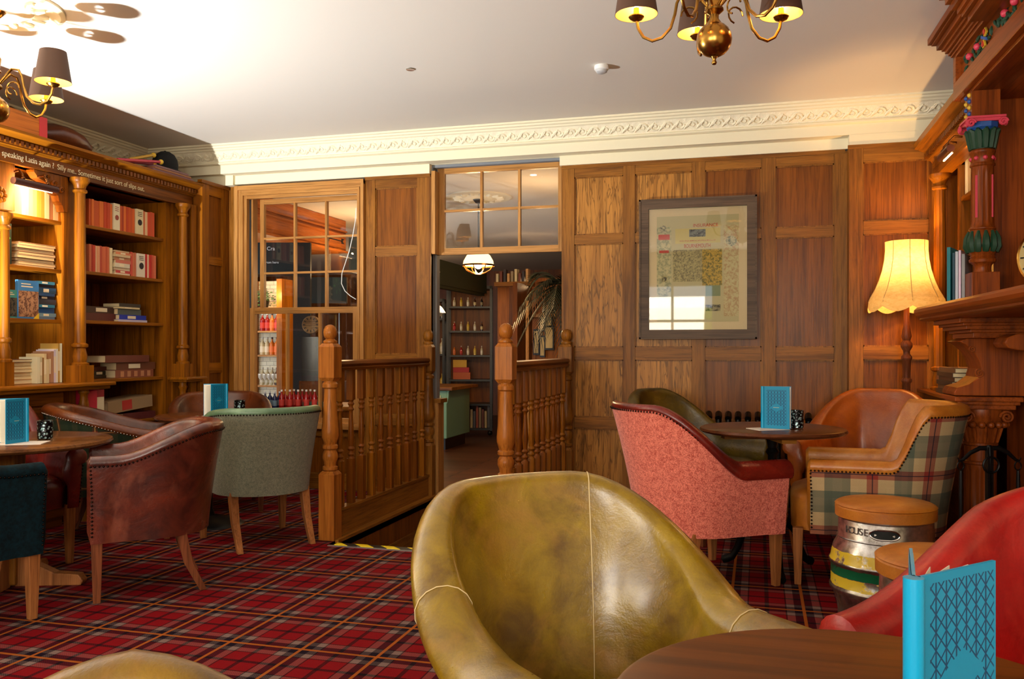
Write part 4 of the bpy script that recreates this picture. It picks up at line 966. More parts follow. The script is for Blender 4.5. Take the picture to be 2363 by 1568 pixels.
for k in range(14):
    a = k * 2 * PI / 14; b.tube([(cx + r_ * math.cos(a + da), cy + r_ * math.sin(a + da), z_) for r_, z_, da in ((0.082, 0.10, 0), (0.098, 0.16, .04), (0.094, 0.22, -.04), (0.086, 0.262, 0.05))], [0.010, 0.014, 0.011, 0.004], 6)
b.box((cx - 0.13, cy - 0.13, 0), (cx + 0.13, cy + 0.13, 0.05)); b.build('column_base', MZ, cp)
# upper painted column
PINK = plain('pink_paint', srgb(214, 62, 84), 0.45); GRN = plain('green_paint', srgb(28, 66, 44), 0.45); BLU = plain('blue_paint', srgb(34, 84, 160), 0.45); YEL = plain('yellow_paint', srgb(222, 180, 52), 0.5)
ux, uy = 0.245, -0.30
b = MB(); b.box((ux - 0.062, uy - 0.062, 1.335), (ux + 0.062, uy + 0.062, 1.485)); uc = b.build('column_plinth', MZ, cp, smooth=0, bevel=0.003)
b = MB(); b.lathe([(0.04, 1.485), (0.036, 1.51), (0.042, 1.525), (0.058, 1.535), (0.060, 1.548), (0.052, 1.556), (0.056, 1.562), (0.052, 1.570), (0.066, 1.60), (0.068, 1.63), (0.062, 1.67), (0.055, 1.69), (0.060, 1.695), (0.060, 1.70), (0.054, 1.705), (0.052, 1.715), (0.052, 1.74), (0.051, 1.96), (0.050, 1.985), (0.050, 1.998), (0.056, 2.004), (0.056, 2.012), (0.051, 2.018), (0.053, 2.058), (0.058, 2.064), (0.058, 2.074), (0.050, 2.082)], (ux, uy, 0), 60, flute=(1.735, 1.965, 12, 0.14)); b.build('column_shaft', MZ, cp)
b = MB(); n = 12
for k in range(n):
    a = k * 2 * PI / n; b.tube([(ux + r_ * math.cos(a), uy + r_ * math.sin(a), z_) for r_, z_ in ((0.060, 1.585), (0.069, 1.61), (0.068, 1.65), (0.060, 1.685))], [0.014, 0.019, 0.016, 0.006], 6)
    b.tube([(ux + r_ * math.cos(a), uy + r_ * math.sin(a), z_) for r_, z_ in ((0.048, 2.085), (0.052, 2.12), (0.062, 2.165), (0.078, 2.175))], [0.014, 0.018, 0.017, 0.007], 6)
b.lathe([(0.046, 2.08), (0.048, 2.13), (0.058, 2.18)], (ux, uy, 0), 24); b.build('painted_leaves', GRN, cp)
b = MB(); b.box((ux - 0.075, uy - 0.075, 2.208), (ux + 0.075, uy + 0.075, 2.222)); b.box((ux - 0.083, uy - 0.083, 2.222), (ux + 0.083, uy + 0.083, 2.232))
for sx in (-1, 1):
    for sy in (-1, 1):
        for ax in (0, 1):
            pts = []
            for t in range(18):
                a = t * 0.6; r_ = 0.020 * (1 - t / 20)
                pts.append((ux + sx * 0.070 + r_ * math.cos(a), uy + sy * 0.084, 2.198 + r_ * math.sin(a)) if ax == 0 else (ux + sx * 0.084, uy + sy * 0.070 + r_ * math.cos(a), 2.198 + r_ * math.sin(a)))
            b.tube(pts, 0.0065, 6)
b.build('painted_volutes', PINK, cp)
b = MB(); b.lathe([(0.055, 2.17), (0.070, 2.185), (0.072, 2.208)], (ux, uy, 0), 10); b.build('painted_collar', BLU, cp, smooth=0)
for k in range(0, 12, 3):
    a = (k + 7.5) * PI / 6; b = MB(); b.tube([(ux + 0.0485 * math.cos(a), uy + 0.0485 * math.sin(a), 1.75), (ux + 0.0485 * math.cos(a), uy + 0.0485 * math.sin(a), 1.955)], 0.006, 6); b.build('painted_flute', PINK, cp)
b = MB()
for k in range(8):
    a = k * PI / 4; b.ball((ux + 0.050 * math.cos(a), uy + 0.050 * math.sin(a), 2.038), 0.011, 8)
b.build('painted_bosses', PINK, cp)
b = MB(); b.box((ux - 0.062, uy - 0.062, 2.232), (ux + 0.062, uy + 0.062, 2.37)); b.build('impost_block', MZ, cp, smooth=0)
b = MB()
for k in range(4):
    for j in range(2): b.ball((ux - 0.064, uy - 0.03 + 0.06 * j, 2.255 + k * 0.03), 0.011, 8, (k + j) % 2)
b.build('diaper_pattern', [BLU, YEL], cp)
# canopy above: fascia with a carved and painted flower panel, stepped cornice up to the ceiling
fx0 = 0.155
b = MB(); b.box((fx0, ye, 2.372), (1.0, -0.12, 2.46)); b.box((fx0 + 0.03, ye, 2.358), (1.0, -0.15, 2.374)); b.box((fx0 + 0.03, ye, 2.46), (1.0, -0.12, 2.66)); b.box((fx0, -0.17, 2.46), (fx0 + .04, -0.12, 2.60)); b.box((fx0, ye, 2.585), (1.0, -0.12, 2.735)); cf = b.build('canopy', MH, cp, smooth=0, bevel=0.003)
b = MB()
for i, (dx, z0, z1) in enumerate(((0.010, 2.60, 2.612), (0.020, 2.612, 2.626), (0.032, 2.628, 2.645), (0.045, 2.645, 2.66), (0.065, 2.66, 2.69), (0.085, 2.69, 2.70), (0.10, 2.70, 2.733))): b.box((fx0 - dx, ye, z0), (1.0, -0.12 + dx, z1))
b.build('canopy_cornice', MH, cp, smooth=0, bevel=0.002)
b = MB()
for i, (dx, z0, z1) in enumerate(((0.0, 2.54, 2.57), (0.02, 2.57, 2.59), (0.035, 2.59, 2.615), (0.055, 2.615, 2.65), (0.075, 2.65, 2.68), (0.095, 2.68, 2.733))): b.box((0.06 - dx, ye, z0), (0.5, -0.80 + dx, z1))
b.build('breakfront_cornice', MH, cp, smooth=0, bevel=0.002)
b = MB(); rr = random.Random(3); pb = MB(); bb = MB(); yb_ = MB()
for k in range(60):
    y = -0.24 - rr.random() * 1.1; z = 2.478 + rr.random() * 0.09; b.T = Matrix.Translation((fx0 + 0.026, y, z)) @ Matrix.Rotation(rr.random() * 3, 4, 'X'); b.lathe([(0.001, -.022), (0.009, -.008), (0.010, 0.004), (0.001, .022)], seg=6)
for y in (-0.36, -0.50, -0.92, -1.05): pb.ball((fx0 + 0.018, y, 2.525), 0.017, 10); pb.ball((fx0 + 0.01, y, 2.525), 0.009, 8)
for y in (-0.62,):
    bb.T = Matrix.Translation((fx0 + 0.022, y, 2.525)) @ Matrix.Rotation(0.4, 4, 'X')
    bb.box((-0.01, -0.045, -0.006), (0.006, 0.045, 0.006)); yb_.T = bb.T
    for s_ in (-1, 1): yb_.prism([(0.0, 0.004 * s_), (-0.03, 0.03 * s_), (0.0, 0.046 * s_), (0.03, 0.03 * s_)], 'x', -0.008, 0.0, 0); yb_.prism([(0.0, 0.012 * s_), (-0.02, 0.030 * s_), (0.0, 0.040 * s_), (0.02, 0.030 * s_)], 'x', -0.012, -0.008, 1)
b.build('painted_leaves', GRN, cp); pb.build('painted_roses', PINK, cp); bb.build('painted_ribbon', BLU, cp); yb_.build('painted_shield', [YEL, plain('red_paint', srgb(190, 40, 30), 0.5)], cp, smooth=0)
# overmantel back, pilaster and carved panel
b = MB(); b.box((0.33, -0.17, 1.336), (0.58, -0.12, 2.36)); b.box((0.56, ye, 1.335), (0.9, -0.10, 2.36)); b.box((0.50, -0.80, 1.335), (0.56, -0.62, 2.36)); b.box((0.50, -1.15, 1.335), (0.56, -1.0, 2.36)); b.box((0.50, ye, 2.18), (0.56, -0.62, 2.36)); b.build('overmantel_panel', MZ, cp, smooth=0, bevel=0.006)
b = MB()
for k in range(26): b.T = Matrix.Translation((0.55, -0.90 + 0.05 * math.sin(k * 1.3), 1.55 + k * 0.023)) @ Matrix.Rotation(k * 1.1, 4, 'X'); b.lathe([(0.001, -.026), (0.010, -.006), (0.012, 0.004), (0.001, .026)], seg=6, mi=(0, 0, 1, 0, 2)[k % 5])
b.build('carved_panel', [GRN, BLU, PINK], cp)
# chimney breast wall behind
b = MB(); b.T = Matrix.Translation((0.796, 4.99, 0)) @ Matrix.Rotation(math.radians(1.6), 4, 'Z'); b.box((0.90, ye, 0), (1.45, -0.08, ZC)); struct(b.build('wall_right', M['mahog_z'], smooth=0))
# round brass clock on the mantel
q = thing('mantel_clock', 'round brass framed clock on the mantel shelf at the right edge', 'clock', (1.14, 4.08, 1.3365), math.radians(-60))
b = MB(); b.box((-0.07, -0.03, 0), (0.07, 0.03, 0.03)); b.box((-0.05, -0.02, 0.03), (0.05, 0.02, 0.045)); b.build('base', MZ, q, smooth=0, bevel=0.004)
b = MB(); b.T = Matrix.Translation((0, 0, 0.165)); b.lathe([(0.001, 0.03), (0.11, 0.028), (0.12, 0.018), (0.122, -0.01), (0.112, -0.024), (0.104, -0.018)], axis='y', seg=40); b.build('case', M['brass'], q)
b = MB(); b.T = Matrix.Translation((0, 0, 0.165)); b.lathe([(0.001, -0.019), (0.105, -0.019), (0.105, -0.01)], axis='y', seg=40); dd = b.build('dial', plain('clock_dial', srgb(196, 174, 120), 0.5), q)
b = MB()
for k in range(12): a = k * PI / 6; b.cbox((0.088 * math.sin(a), -0.0205, 0.165 + 0.088 * math.cos(a)), (0.006, 0.001, 0.018), ry=a)
b.cbox((0.02, -0.022, 0.18), (0.006, 0.001, 0.07), ry=0.9); b.cbox((0, -0.0225, 0.20), (0.004, 0.001, 0.085)); b.build('dial_marks', M['blackp'], dd, smooth=0)

# ================================================================== fire irons
x, y = camf((2283 - CXP) / FPX * 3.68, 3.68); q = thing('fire_iron_stand', 'black iron companion stand hung with fire irons before the carved column', 'fire irons', (x, y, 0), YAW)
b = MB(); b.lathe([(0.10, 0), (0.09, 0.015), (0.02, 0.03), (0.001, 0.03)], seg=24); b.build('base', M['black'], q)
b = MB(); b.box((-0.012, -0.012, 0.02), (-0.002, 0.012, 0.70)); b.box((0.002, -0.012, 0.02), (0.012, 0.012, 0.70)); b.lathe([(0.012, .6), (0.014, .7), (0.008, 0.708)], seg=12); b.build('stem', M['black'], q)
for s_ in (-1, 1):
    b = MB(); b.tube([(s_ * a, 0, z) for a, z in ((0.0, 0.695), (0.04, 0.695), (0.08, 0.675), (0.112, 0.645), (0.128, 0.642), (0.134, 0.655))], [0.010, 0.010, 0.009, 0.007, 0.004, 0.003], 8, flat=0.5); b.build('hook_arm', M['black'], q)
b = MB(); b.tube([(0.033 * math.cos(a), -0.014, 0.625 + 0.033 * math.sin(a)) for a in [k * 2 * PI / 24 for k in range(24)]], 0.005, 8, closed=True); b.build('ring', M['black'], q)
for s_, lab, nm in ((-1, 'thin black iron poker hanging from the left arm of the fire iron stand', 'poker'), (1, 'thin black iron tongs hanging from the right arm of the fire iron stand', 'tongs')):
    c = camf((2283 - CXP) / FPX * 3.68 + s_ * 0.121, 3.68)
    r = thing(nm, lab, 'fire iron', (c[0], c[1], 0.10), YAW, 'fire irons on the stand')
    b = MB(); b.tube([(0.0, 0, z) for z in (0.0, 0.2, 0.45, 0.50)], [0.006, 0.007, 0.008, 0.006], 8); b.build('shaft', M['black'], r)
    b = MB(); b.tube([(0.014 * math.cos(a), 0, 0.520 + 0.018 * math.sin(a)) for a in [k * 2 * PI / 14 for k in range(14)]], 0.003, 6, closed=True); b.build('loop', M['black'], r)
    if s_ > 0:
        b = MB(); b.tube([(0.01, 0.01, 0.48), (0.02, 0.01, 0.2), (0.008, 0.01, 0.0)], 0.005, 6); b.build('arm', M['black'], r)
c = camf((2330 - CXP) / FPX * 3.72, 3.72); b = MB(); b.tube([(0, 0, 0.02), (-0.015, 0, 0.3), (-0.03, 0, 0.48)], [0.010, 0.008, 0.012], 8); b.box((-0.042, -0.004, 0.475), (-0.018, 0.004, 0.487))
o = b.build('hearth_brush', M['black']); o.location = (c[0], c[1], 0); tag(o, 'short black hearth brush leaning right of the fire iron stand', 'brush')

# ================================================================== standard lamp
q = atY(2092, 700, 5.82); lx, ly = q.x, q.y
fl = thing('floor_lamp', 'lit floor lamp with a cream scalloped fabric shade on a turned wooden pole', 'lamp', (lx, ly, 0))
b = MB(); b.lathe([(0.15, 0), (0.15, 0.02), (0.12, 0.035), (0.05, 0.05), (0.03, 0.08), (0.026, 0.12), (0.034, 0.16), (0.022, 0.2), (0.022, 0.9), (0.030, 0.91), (0.030, 0.925), (0.022, 0.935), (0.025, 1.04), (0.032, 1.05), (0.032, 1.065), (0.02, 1.08), (0.020, 1.10), (0.034, 1.125), (0.034, 1.145), (0.022, 1.165), (0.030, 1.19), (0.018, 1.26), (0.016, 1.40)], seg=24, flute=(0.22, 0.88, 8, 0.12)); b.build('pole', M['legd'], fl)
def shade_mat():
    t = NT('lamp_shade_silk'); di = t.new('ShaderNodeBsdfDiffuse'); tr = t.new('ShaderNodeBsdfTranslucent'); mx = t.new('ShaderNodeMixShader')
    n = t.noise(t.coords('Object', (30, 30, 60)), 1.0, 3, 0.6, 1.0); c = t.ramp(n, [(0.3, srgb(206, 176, 112)), (0.7, srgb(226, 200, 140))])
    t.link(c, di.inputs[0]); t.link(c, tr.inputs[0]); mx.inputs[0].default_value = 0.2; t.link(di.outputs[0], mx.inputs[1]); t.link(tr.outputs[0], mx.inputs[2]); t.link(mx.outputs[0], t.n['Material Output'].inputs[0]); return t.m
SH = shade_mat(); rows = []
nseg = 72
for (r_, z) in ((0.122, 1.775), (0.121, 1.72), (0.126, 1.66), (0.137, 1.60), (0.155, 1.54), (0.178, 1.48), (0.205, 1.43), (0.214, 1.415)):
    rows.append([(r_ * (1 + (0.012 if k % 9 == 0 else 0)) * math.cos(2 * PI * k / nseg), r_ * (1 + (0.012 if k % 9 == 0 else 0)) * math.sin(2 * PI * k / nseg), z) for k in range(nseg)])
rows.append([(0.219 * math.cos(2 * PI * k / nseg), 0.219 * math.sin(2 * PI * k / nseg), 1.40 - 0.030 * abs(math.sin(PI * k / 9))) for k in range(nseg)])
rows.append([(0.222 * math.cos(2 * PI * k / nseg), 0.222 * math.sin(2 * PI * k / nseg), 1.372 - 0.034 * abs(math.sin(PI * k / 9))) for k in range(nseg)])
b = MB(); b.grid(rows, closed_u=True, uv=False); sh = b.build('lamp_shade', SH, fl, smooth=60)
b = MB()
for k in range(8):
    a = 2 * PI * k / 8; b.tube([(r_ * 1.016 * math.cos(a), r_ * 1.016 * math.sin(a), z) for (r_, z) in ((0.122, 1.775), (0.121, 1.72), (0.126, 1.66), (0.137, 1.60), (0.155, 1.54), (0.178, 1.48), (0.205, 1.43), (0.216, 1.40))], 0.0022, 5)
b.build('shade_ribs', plain('shade_piping', srgb(190, 160, 100), 0.7), sh)
b = MB(); b.ball((0, 0, 1.58), 0.028, 12); b.build('bulb', plain('bulb_glow', (1, .85, .6, 1), 0.5, 0, (1, 0.72, 0.40, 1), 30), fl)
lamp('floor_lamp_light', 'POINT', (lx, ly, 1.62), 22, (1.0, 0.58, 0.22), 0.03)
# ================================================================== chandeliers, ceiling fittings
DARKSH = None
def lampshade_mat():
    t = NT('chandelier_shade'); ge = t.new('ShaderNodeNewGeometry'); a = t.new('ShaderNodeBsdfDiffuse'); a.inputs[0].default_value = srgb(74, 48, 30)
    g = t.new('ShaderNodeBsdfGlossy'); g.inputs[0].default_value = srgb(236, 190, 96); g.inputs[1].default_value = 0.35
    d2 = t.new('ShaderNodeBsdfDiffuse'); d2.inputs[0].default_value = srgb(240, 200, 120); m2 = t.new('ShaderNodeMixShader'); m2.inputs[0].default_value = 0.45
    t.link(d2.outputs[0], m2.inputs[1]); t.link(g.outputs[0], m2.inputs[2])
    mx = t.new('ShaderNodeMixShader'); t.link(ge.outputs['Backfacing'], mx.inputs[0]); t.link(a.outputs[0], mx.inputs[1]); t.link(m2.outputs[0], mx.inputs[2])
    t.link(mx.outputs[0], t.n['Material Output'].inputs[0]); return t.m
CSH = plain('shade_dark_card', srgb(80, 52, 34), 0.7); CIN = plain('shade_gold_lining', srgb(240, 196, 110), 0.4, 0.3)
BULB = plain('candle_bulb', (1, .9, .7, 1), 0.5, 0, (1, 0.78, 0.48, 1), 40)
def chandelier(label, loc, a0, e, names='chandeliers'):
    r = thing('chandelier', label, 'chandelier', loc, 0, names)      # z of loc: centre of the ball
    b = MB(); b.ball((0, 0, 0), 0.064, 32); b.lathe([(0.001, -0.092), (0.007, -0.09), (0.010, -0.083), (0.006, -0.074), (0.008, -0.07), (0.012, -0.062)], seg=14); b.build('ball', M['brass'], r, smooth=60)
    b = MB(); b.lathe([(0.03, 0.055), (0.017, 0.075), (0.017, 0.09), (0.034, 0.105), (0.034, 0.112), (0.022, 0.125), (0.020, 0.17), (0.030, 0.18), (0.022, 0.19), (0.03, 0.24), (0.012, 0.27), (0.008, 0.30)], seg=20); b.build('body', M['brass'], r)
    b = MB()
    zt = ZC - loc[2]
    b.tube([(0, 0, 0.29), (0, 0, zt - 0.05)], 0.005, 8); b.lathe([(0.001, zt - 0.065), (0.02, zt - 0.06), (0.05, zt - 0.03), (0.055, zt - 0.012)], seg=24); b.build('chain', M['brass'], r)
    for k in range(5):
        a = a0 + k * 2 * PI / 5; ca, sa = math.cos(a), math.sin(a)
        pth = [(0.02, 0.12), (0.05, 0.155), (0.085, 0.19), (0.118, 0.185), (0.135, 0.15), (0.142, 0.11), (0.158, 0.06), (0.19, 0.028), (0.225, 0.02), (0.258, 0.038), (0.278, 0.072), (0.285, 0.11)]
        b = MB(); b.tube([(ca * q, sa * q, z) for q, z in pth], 0.0058, 8)
        b.tube([(ca * (0.09 + 0.03 * math.cos(t * .5)) , sa * (0.09 + 0.03 * math.cos(t * .5)), 0.10 + 0.03 * math.sin(t * .5)) for t in range(10)], 0.0035, 6)
        b.build('arm', M['brass'], r)
        b = MB(); b.lathe([(0.008, 0.10), (0.022, 0.106), (0.030, 0.116), (0.028, 0.12), (0.012, 0.122), (0.010, 0.15), (0.001, 0.15)], (ca * 0.285, sa * 0.285, 0), 16); b.build('candle_cup', M['brass'], r)
        rows = [[(ca * 0.285 + rr_ * math.cos(t * PI / 16), sa * 0.285 + rr_ * math.sin(t * PI / 16), z) for t in range(32)] for rr_, z in ((0.080, 0.125), (0.058, 0.27))]
        b = MB(); b.grid(rows, closed_u=True, uv=False); s_ = b.build('shade', CSH, r)
        rows = [[(ca * 0.285 + rr_ * math.cos(t * PI / 16), sa * 0.285 + rr_ * math.sin(t * PI / 16), z) for t in range(32)] for rr_, z in ((0.0785, 0.1255), (0.0565, 0.2695))]
        b = MB(); b.grid(rows, closed_u=True, uv=False); b.build('lining', CIN, s_)
        b = MB(); b.lathe([(0.006, 0.15), (0.012, 0.17), (0.014, 0.19), (0.010, 0.215), (0.001, 0.235)], (ca * 0.285, sa * 0.285, 0), 12); b.build('bulb', BULB, r)
        lamp('chandelier_light', 'POINT', (loc[0] + ca * 0.285, loc[1] + sa * 0.285, loc[2] + 0.195), e, (1.0, 0.70, 0.38), 0.014)
    return r
x, y = camf((1648 - CXP) / FPX * 3.17, 3.17); chandelier('brass chandelier with dark shades hanging at top right of the ceiling', (x, y, 2.243), YAW + math.radians(18), 4.6)
x, y = camf(-2.44, 4.10); chandelier('brass chandelier cut off by the left edge, two dark shades showing', (x, y, 2.243), YAW + math.radians(-3), 13.0)
XR, YR = x, y
def rose(label, x, y, R_=0.30):
    r = thing('ceiling_rose', label, 'ceiling rose', (x, y, ZC), 0, 'plaster ceiling roses')
    b = MB(); b.lathe([(R_, 0.0), (R_, -0.012), (R_ * .93, -0.02), (R_ * .86, -0.012), (R_ * .8, -0.012), (R_ * .55, -0.018), (R_ * .5, -0.03), (R_ * .3, -0.03), (0.001, -0.03)], seg=48); o = b.build('disc', M['cream'], r)
    b = MB()
    for k in range(16): a = k * PI / 8; b.tube([(R_ * q * math.cos(a), R_ * q * math.sin(a), -0.02) for q in (0.55, 0.65, 0.76)], [0.012, 0.018, 0.008], 6)
    b.build('petal_pattern', M['cream'], o)
rose('plaster ceiling rose above the left chandelier', x, y)
# smoke detector, recessed downlight
q = atZ(1388, 152, ZC); r = thing('smoke_detector', 'round white smoke detector on the ceiling', 'smoke detector', (q.x, q.y, ZC))
b = MB(); b.lathe([(0.040, 0), (0.042, -0.008), (0.041, -0.022), (0.036, -0.026)], seg=32); b.build('body', M['white'], r)
b = MB(); b.lathe([(0.034, -0.024), (0.032, -0.036), (0.024, -0.042), (0.001, -0.042)], seg=20); b.build('sensor', plain('grey_plastic', srgb(190, 190, 190), 0.5), r)
q = atZ(947, 159, ZC); r = thing('downlight', 'small chrome recessed downlight in the ceiling', 'ceiling light', (q.x, q.y, ZC - 0.001))
b = MB(); b.lathe([(0.022, 0.0), (0.026, -0.003), (0.024, -0.005), (0.018, -0.004)], seg=24); b.build('trim_ring', plain('chrome', srgb(220, 225, 225), 0.15, 1.0), r)
b = MB(); b.lathe([(0.017, -0.003), (0.001, -0.0035)], seg=20, cap=False); b.build('lens', plain('lens', srgb(190, 220, 215), 0.2, 0, (0.7, 0.95, 0.9, 1), 1.0), r)

# ================================================================== framed poster
YP = 6.20
c00, c10, c11, c01 = atY(1475, 783, YP - .03), atY(1747, 783, YP - .03), atY(1747, 453, YP - .03), atY(1475, 459, YP - .03)
px0, px1, pz0, pz1 = c00.x, c10.x, (c00.z + c10.z) / 2, (c11.z + c01.z) / 2
pf = thing('framed_poster', 'framed vintage advertising map poster behind glass on the panelled back wall', 'picture', ((px0 + px1) / 2, YP, (pz0 + pz1) / 2))
W2, H2 = (px1 - px0) / 2, (pz1 - pz0) / 2; fw = 0.066
b = MB()
for (x0, x1, z0, z1) in ((-W2, W2, H2 - fw, H2), (-W2, W2, -H2, -H2 + fw), (-W2, -W2 + fw, -H2 + fw, H2 - fw), (W2 - fw, W2, -H2 + fw, H2 - fw)): b.box((x0, -0.034, z0), (x1, 0.012, z1))
for (x0, x1, z0, z1) in ((-W2, W2, H2 - .012, H2), (-W2, W2, -H2, -H2 + .012), (-W2, -W2 + .012, -H2, H2), (W2 - .012, W2, -H2, H2)): b.box((x0, -0.040, z0), (x1, -0.03, z1))
b.build('frame', wood('grey_brown_frame', srgb(104, 82, 64), srgb(70, 52, 40), 'x', 0.4), pf, smooth=0)
b = MB(); b.box((-W2 + fw, -0.002, -H2 + fw), (W2 - fw, 0.012, H2 - fw)); b.build('mount', plain('cream_mount', srgb(222, 200, 156), 0.8), pf, smooth=0)
pw, ph = W2 - fw - 0.055, H2 - fw - 0.055
b = MB(); b.box((-pw, -0.004, -ph - 0.0), (pw, -0.002, ph)); sheet = b.build('poster_sheet', plain('aged_newsprint', srgb(196, 184, 138), 0.85), pf, smooth=0)
def spk(name, a, c, s_=60):
    t = NT(name); n = t.noise(t.coords('Object', (1, 1, 1)), s_, 4, 0.8); t.base(t.ramp(n, [(0.42, a), (0.55, c)])); t.set(Roughness=0.85); return t.m
def rect(u0, u1, v0, v1): return (-pw + 2 * pw * u0, -pw + 2 * pw * u1, ph - 2 * ph * v1, ph - 2 * ph * v0)
parts = [('header_panel', 0.23, 0.78, 0.12, 0.26, plain('yellow_print', srgb(204, 186, 110), 0.8)), ('map_panel', 0.20, 0.80, 0.32, 0.62, spk('map_print', srgb(120, 112, 84), srgb(190, 176, 124), 90)), ('map_panel', 0.56, 0.80, 0.32, 0.66, spk('map_print_yellow', srgb(96, 96, 52), srgb(204, 168, 72), 70)),
         ('photo_block', 0.40, 0.60, 0.13, 0.20, spk('photo_print', srgb(30, 36, 40), srgb(120, 124, 116), 60)),
         ('advert_column', 0.0, 0.18, 0.10, 0.90, spk('advert_print', srgb(150, 150, 116), srgb(204, 194, 146), 45)), ('advert_column', 0.82, 1.0, 0.10, 0.95, spk('advert_print_red', srgb(186, 150, 110), srgb(206, 196, 146), 50)),
         ('green_block', 0.60, 0.78, 0.66, 0.76, plain('green_print', srgb(128, 142, 104), 0.8)), ('red_band', 0.02, 0.16, 0.17, 0.22, plain('red_print', srgb(196, 60, 44), 0.8)), ('red_band', 0.03, 0.15, 0.32, 0.345, plain('red_print2', srgb(196, 60, 44), 0.8)),
         ('ship_block', 0.60, 0.78, 0.84, 0.90, spk('ship_print', srgb(34, 34, 34), srgb(160, 150, 116), 40)), ('figure_block', 0.06, 0.13, 0.56, 0.62, spk('figure_print', srgb(40, 36, 34), srgb(180, 170, 120), 40))]
for i, (nm, u0, u1, v0, v1, m_) in enumerate(parts):
    x0, x1, z0, z1 = rect(u0, u1, v0, v1); b = MB(); b.box((x0, -0.0046 - i * 0.0001, z0), (x1, -0.004, z1)); b.build(nm, m_, sheet, smooth=0)
RP = plain('red_ink', srgb(186, 40, 40), 0.8); BP = plain('black_ink', srgb(50, 46, 40), 0.8)
def ptext(s_, u, v, wid, m_, hh=None):
    x0, x1, z0, z1 = rect(u, u, v, v); o = text_mesh('poster_text', s_, 0.05, m_, sheet, (x0, -0.0062, z0), (PI / 2, 0, 0), 0.0002)
    vs = [v_.co for v_ in o.data.vertices]; w_ = max(c.x for c in vs) - min(c.x for c in vs); h_ = max(c.y for c in vs) - min(c.y for c in vs); o.scale = (wid / w_, (hh or wid / w_ * h_) / h_, 1)
ptext('BOURNEMOUTH', 0.50, 0.287, 2 * pw * 0.32, RP, 0.026)
ptext('INSURANCE', 0.60, 0.095, 2 * pw * 0.30, RP, 0.022)
x0, x1, z0, z1 = rect(0.28, 0.72, 0.232, 0.242); b = MB(); b.box((x0, -0.0062, z0), (x1, -0.006, z1)); b.build('print_line', spk('small_print', srgb(186, 60, 44), srgb(206, 186, 120), 160), sheet, smooth=0)
b = MB(); b.T = Matrix.Translation((rect(0.91, 0.91, 0, 0)[0], -0.006, ph - 2 * ph * 0.25)); b.lathe([(0.001, 0), (0.036, 0), (0.036, 0.001)], axis='y', seg=32); b.build('round_emblem', spk('emblem_print', srgb(90, 100, 84), srgb(200, 190, 150), 60), sheet)
b = MB(); b.T = Matrix.Translation((rect(0.08, 0.08, 0, 0)[0], -0.006, ph - 2 * ph * 0.12)); b.lathe([(0.001, 0), (0.026, 0), (0.026, 0.001)], axis='y', seg=32); b.build('round_emblem', spk('emblem_print2', srgb(60, 60, 60), srgb(200, 190, 150), 90), sheet)
b = MB(); b.box((-W2 + fw, -0.012, -H2 + fw), (W2 - fw, -0.010, H2 - fw)); b.build('glass', M['glass'], pf, smooth=0)
# loose white cable by the sash window
b = MB(); b.tube([atY(px, py, 6.175) for px, py in ((822, 480), (820, 510), (814, 545), (806, 580), (796, 610), (789, 632), (788, 655), (796, 672), (808, 683), (821, 691))], 0.0032, 8)
tag(b.build('cable', M['white']), 'loose white cable hanging in a curve over the sash window', 'cable')
# column radiator below the panelling
q0, q1 = atY(1636, 960, 6.1), atY(1775, 960, 6.1)
rd = thing('radiator', 'black cast iron column radiator against the panelling behind the dark round table', 'radiator', (q0.x, 6.10, 0))
nr = 11
for k in range(nr):
    xx = (q1.x + .25 - q0.x) * k / (nr - 1); b = MB()
    for yy in (-0.045, 0.045): b.tube([(xx, yy, 0.06), (xx, yy, 0.60), (xx, yy * .6, 0.655)], [0.017, 0.017, 0.02], 10)
    b.tube([(xx, -0.055, 0.64), (xx, 0.0, 0.668), (xx, 0.055, 0.64)], 0.022, 10); b.build('column', M['black'], rd)
# ---- things on top of the left bookcase
zt = 2.404
b = MB(); b.box((-4.55, 3.3, zt), (-4.30, 4.46, zt + 0.155)); bx = b.build('wooden_case', wood('orange_case', srgb(206, 118, 40), srgb(170, 88, 24), 'y', 0.4), smooth=0, bevel=0.006)
tag(bx, 'orange brown wooden case with a red end band on top of the left bookcase', 'case'); b = MB(); b.box((-4.552, 4.40, zt + 0.002), (-4.298, 4.462, zt + 0.157)); b.build('end_band', plain('red_band', srgb(200, 36, 40), 0.5), bx, smooth=0)
b = MB(); b.tube([(-4.46, 4.54 + 0.10 * t, zt + 0.088 + 0.02 * math.sin(t)) for t in range(5)], [0.05, 0.078, 0.082, 0.078, 0.05], 16, flat=1.6)
tag(b.build('leather_bag', L['brown2']), 'slumped dark brown leather bag on top of the bookcase right of the wooden case', 'bag')
b = MB(); b.tube([(-4.62, 4.30, zt + 0.22), (-4.62, 4.5, zt + 0.235), (-4.62, 4.85, zt + 0.17)], [0.02, 0.035, 0.008], 10, flat=0.4); b.tube([(-4.6, 4.3, zt + .16), (-4.6, 4.55, zt + .18)], 0.02, 8)
o = b.build('wicker_racket', M['dark_y']); tag(o, 'dark wooden paddle lying across the bag on the bookcase top', 'paddle')
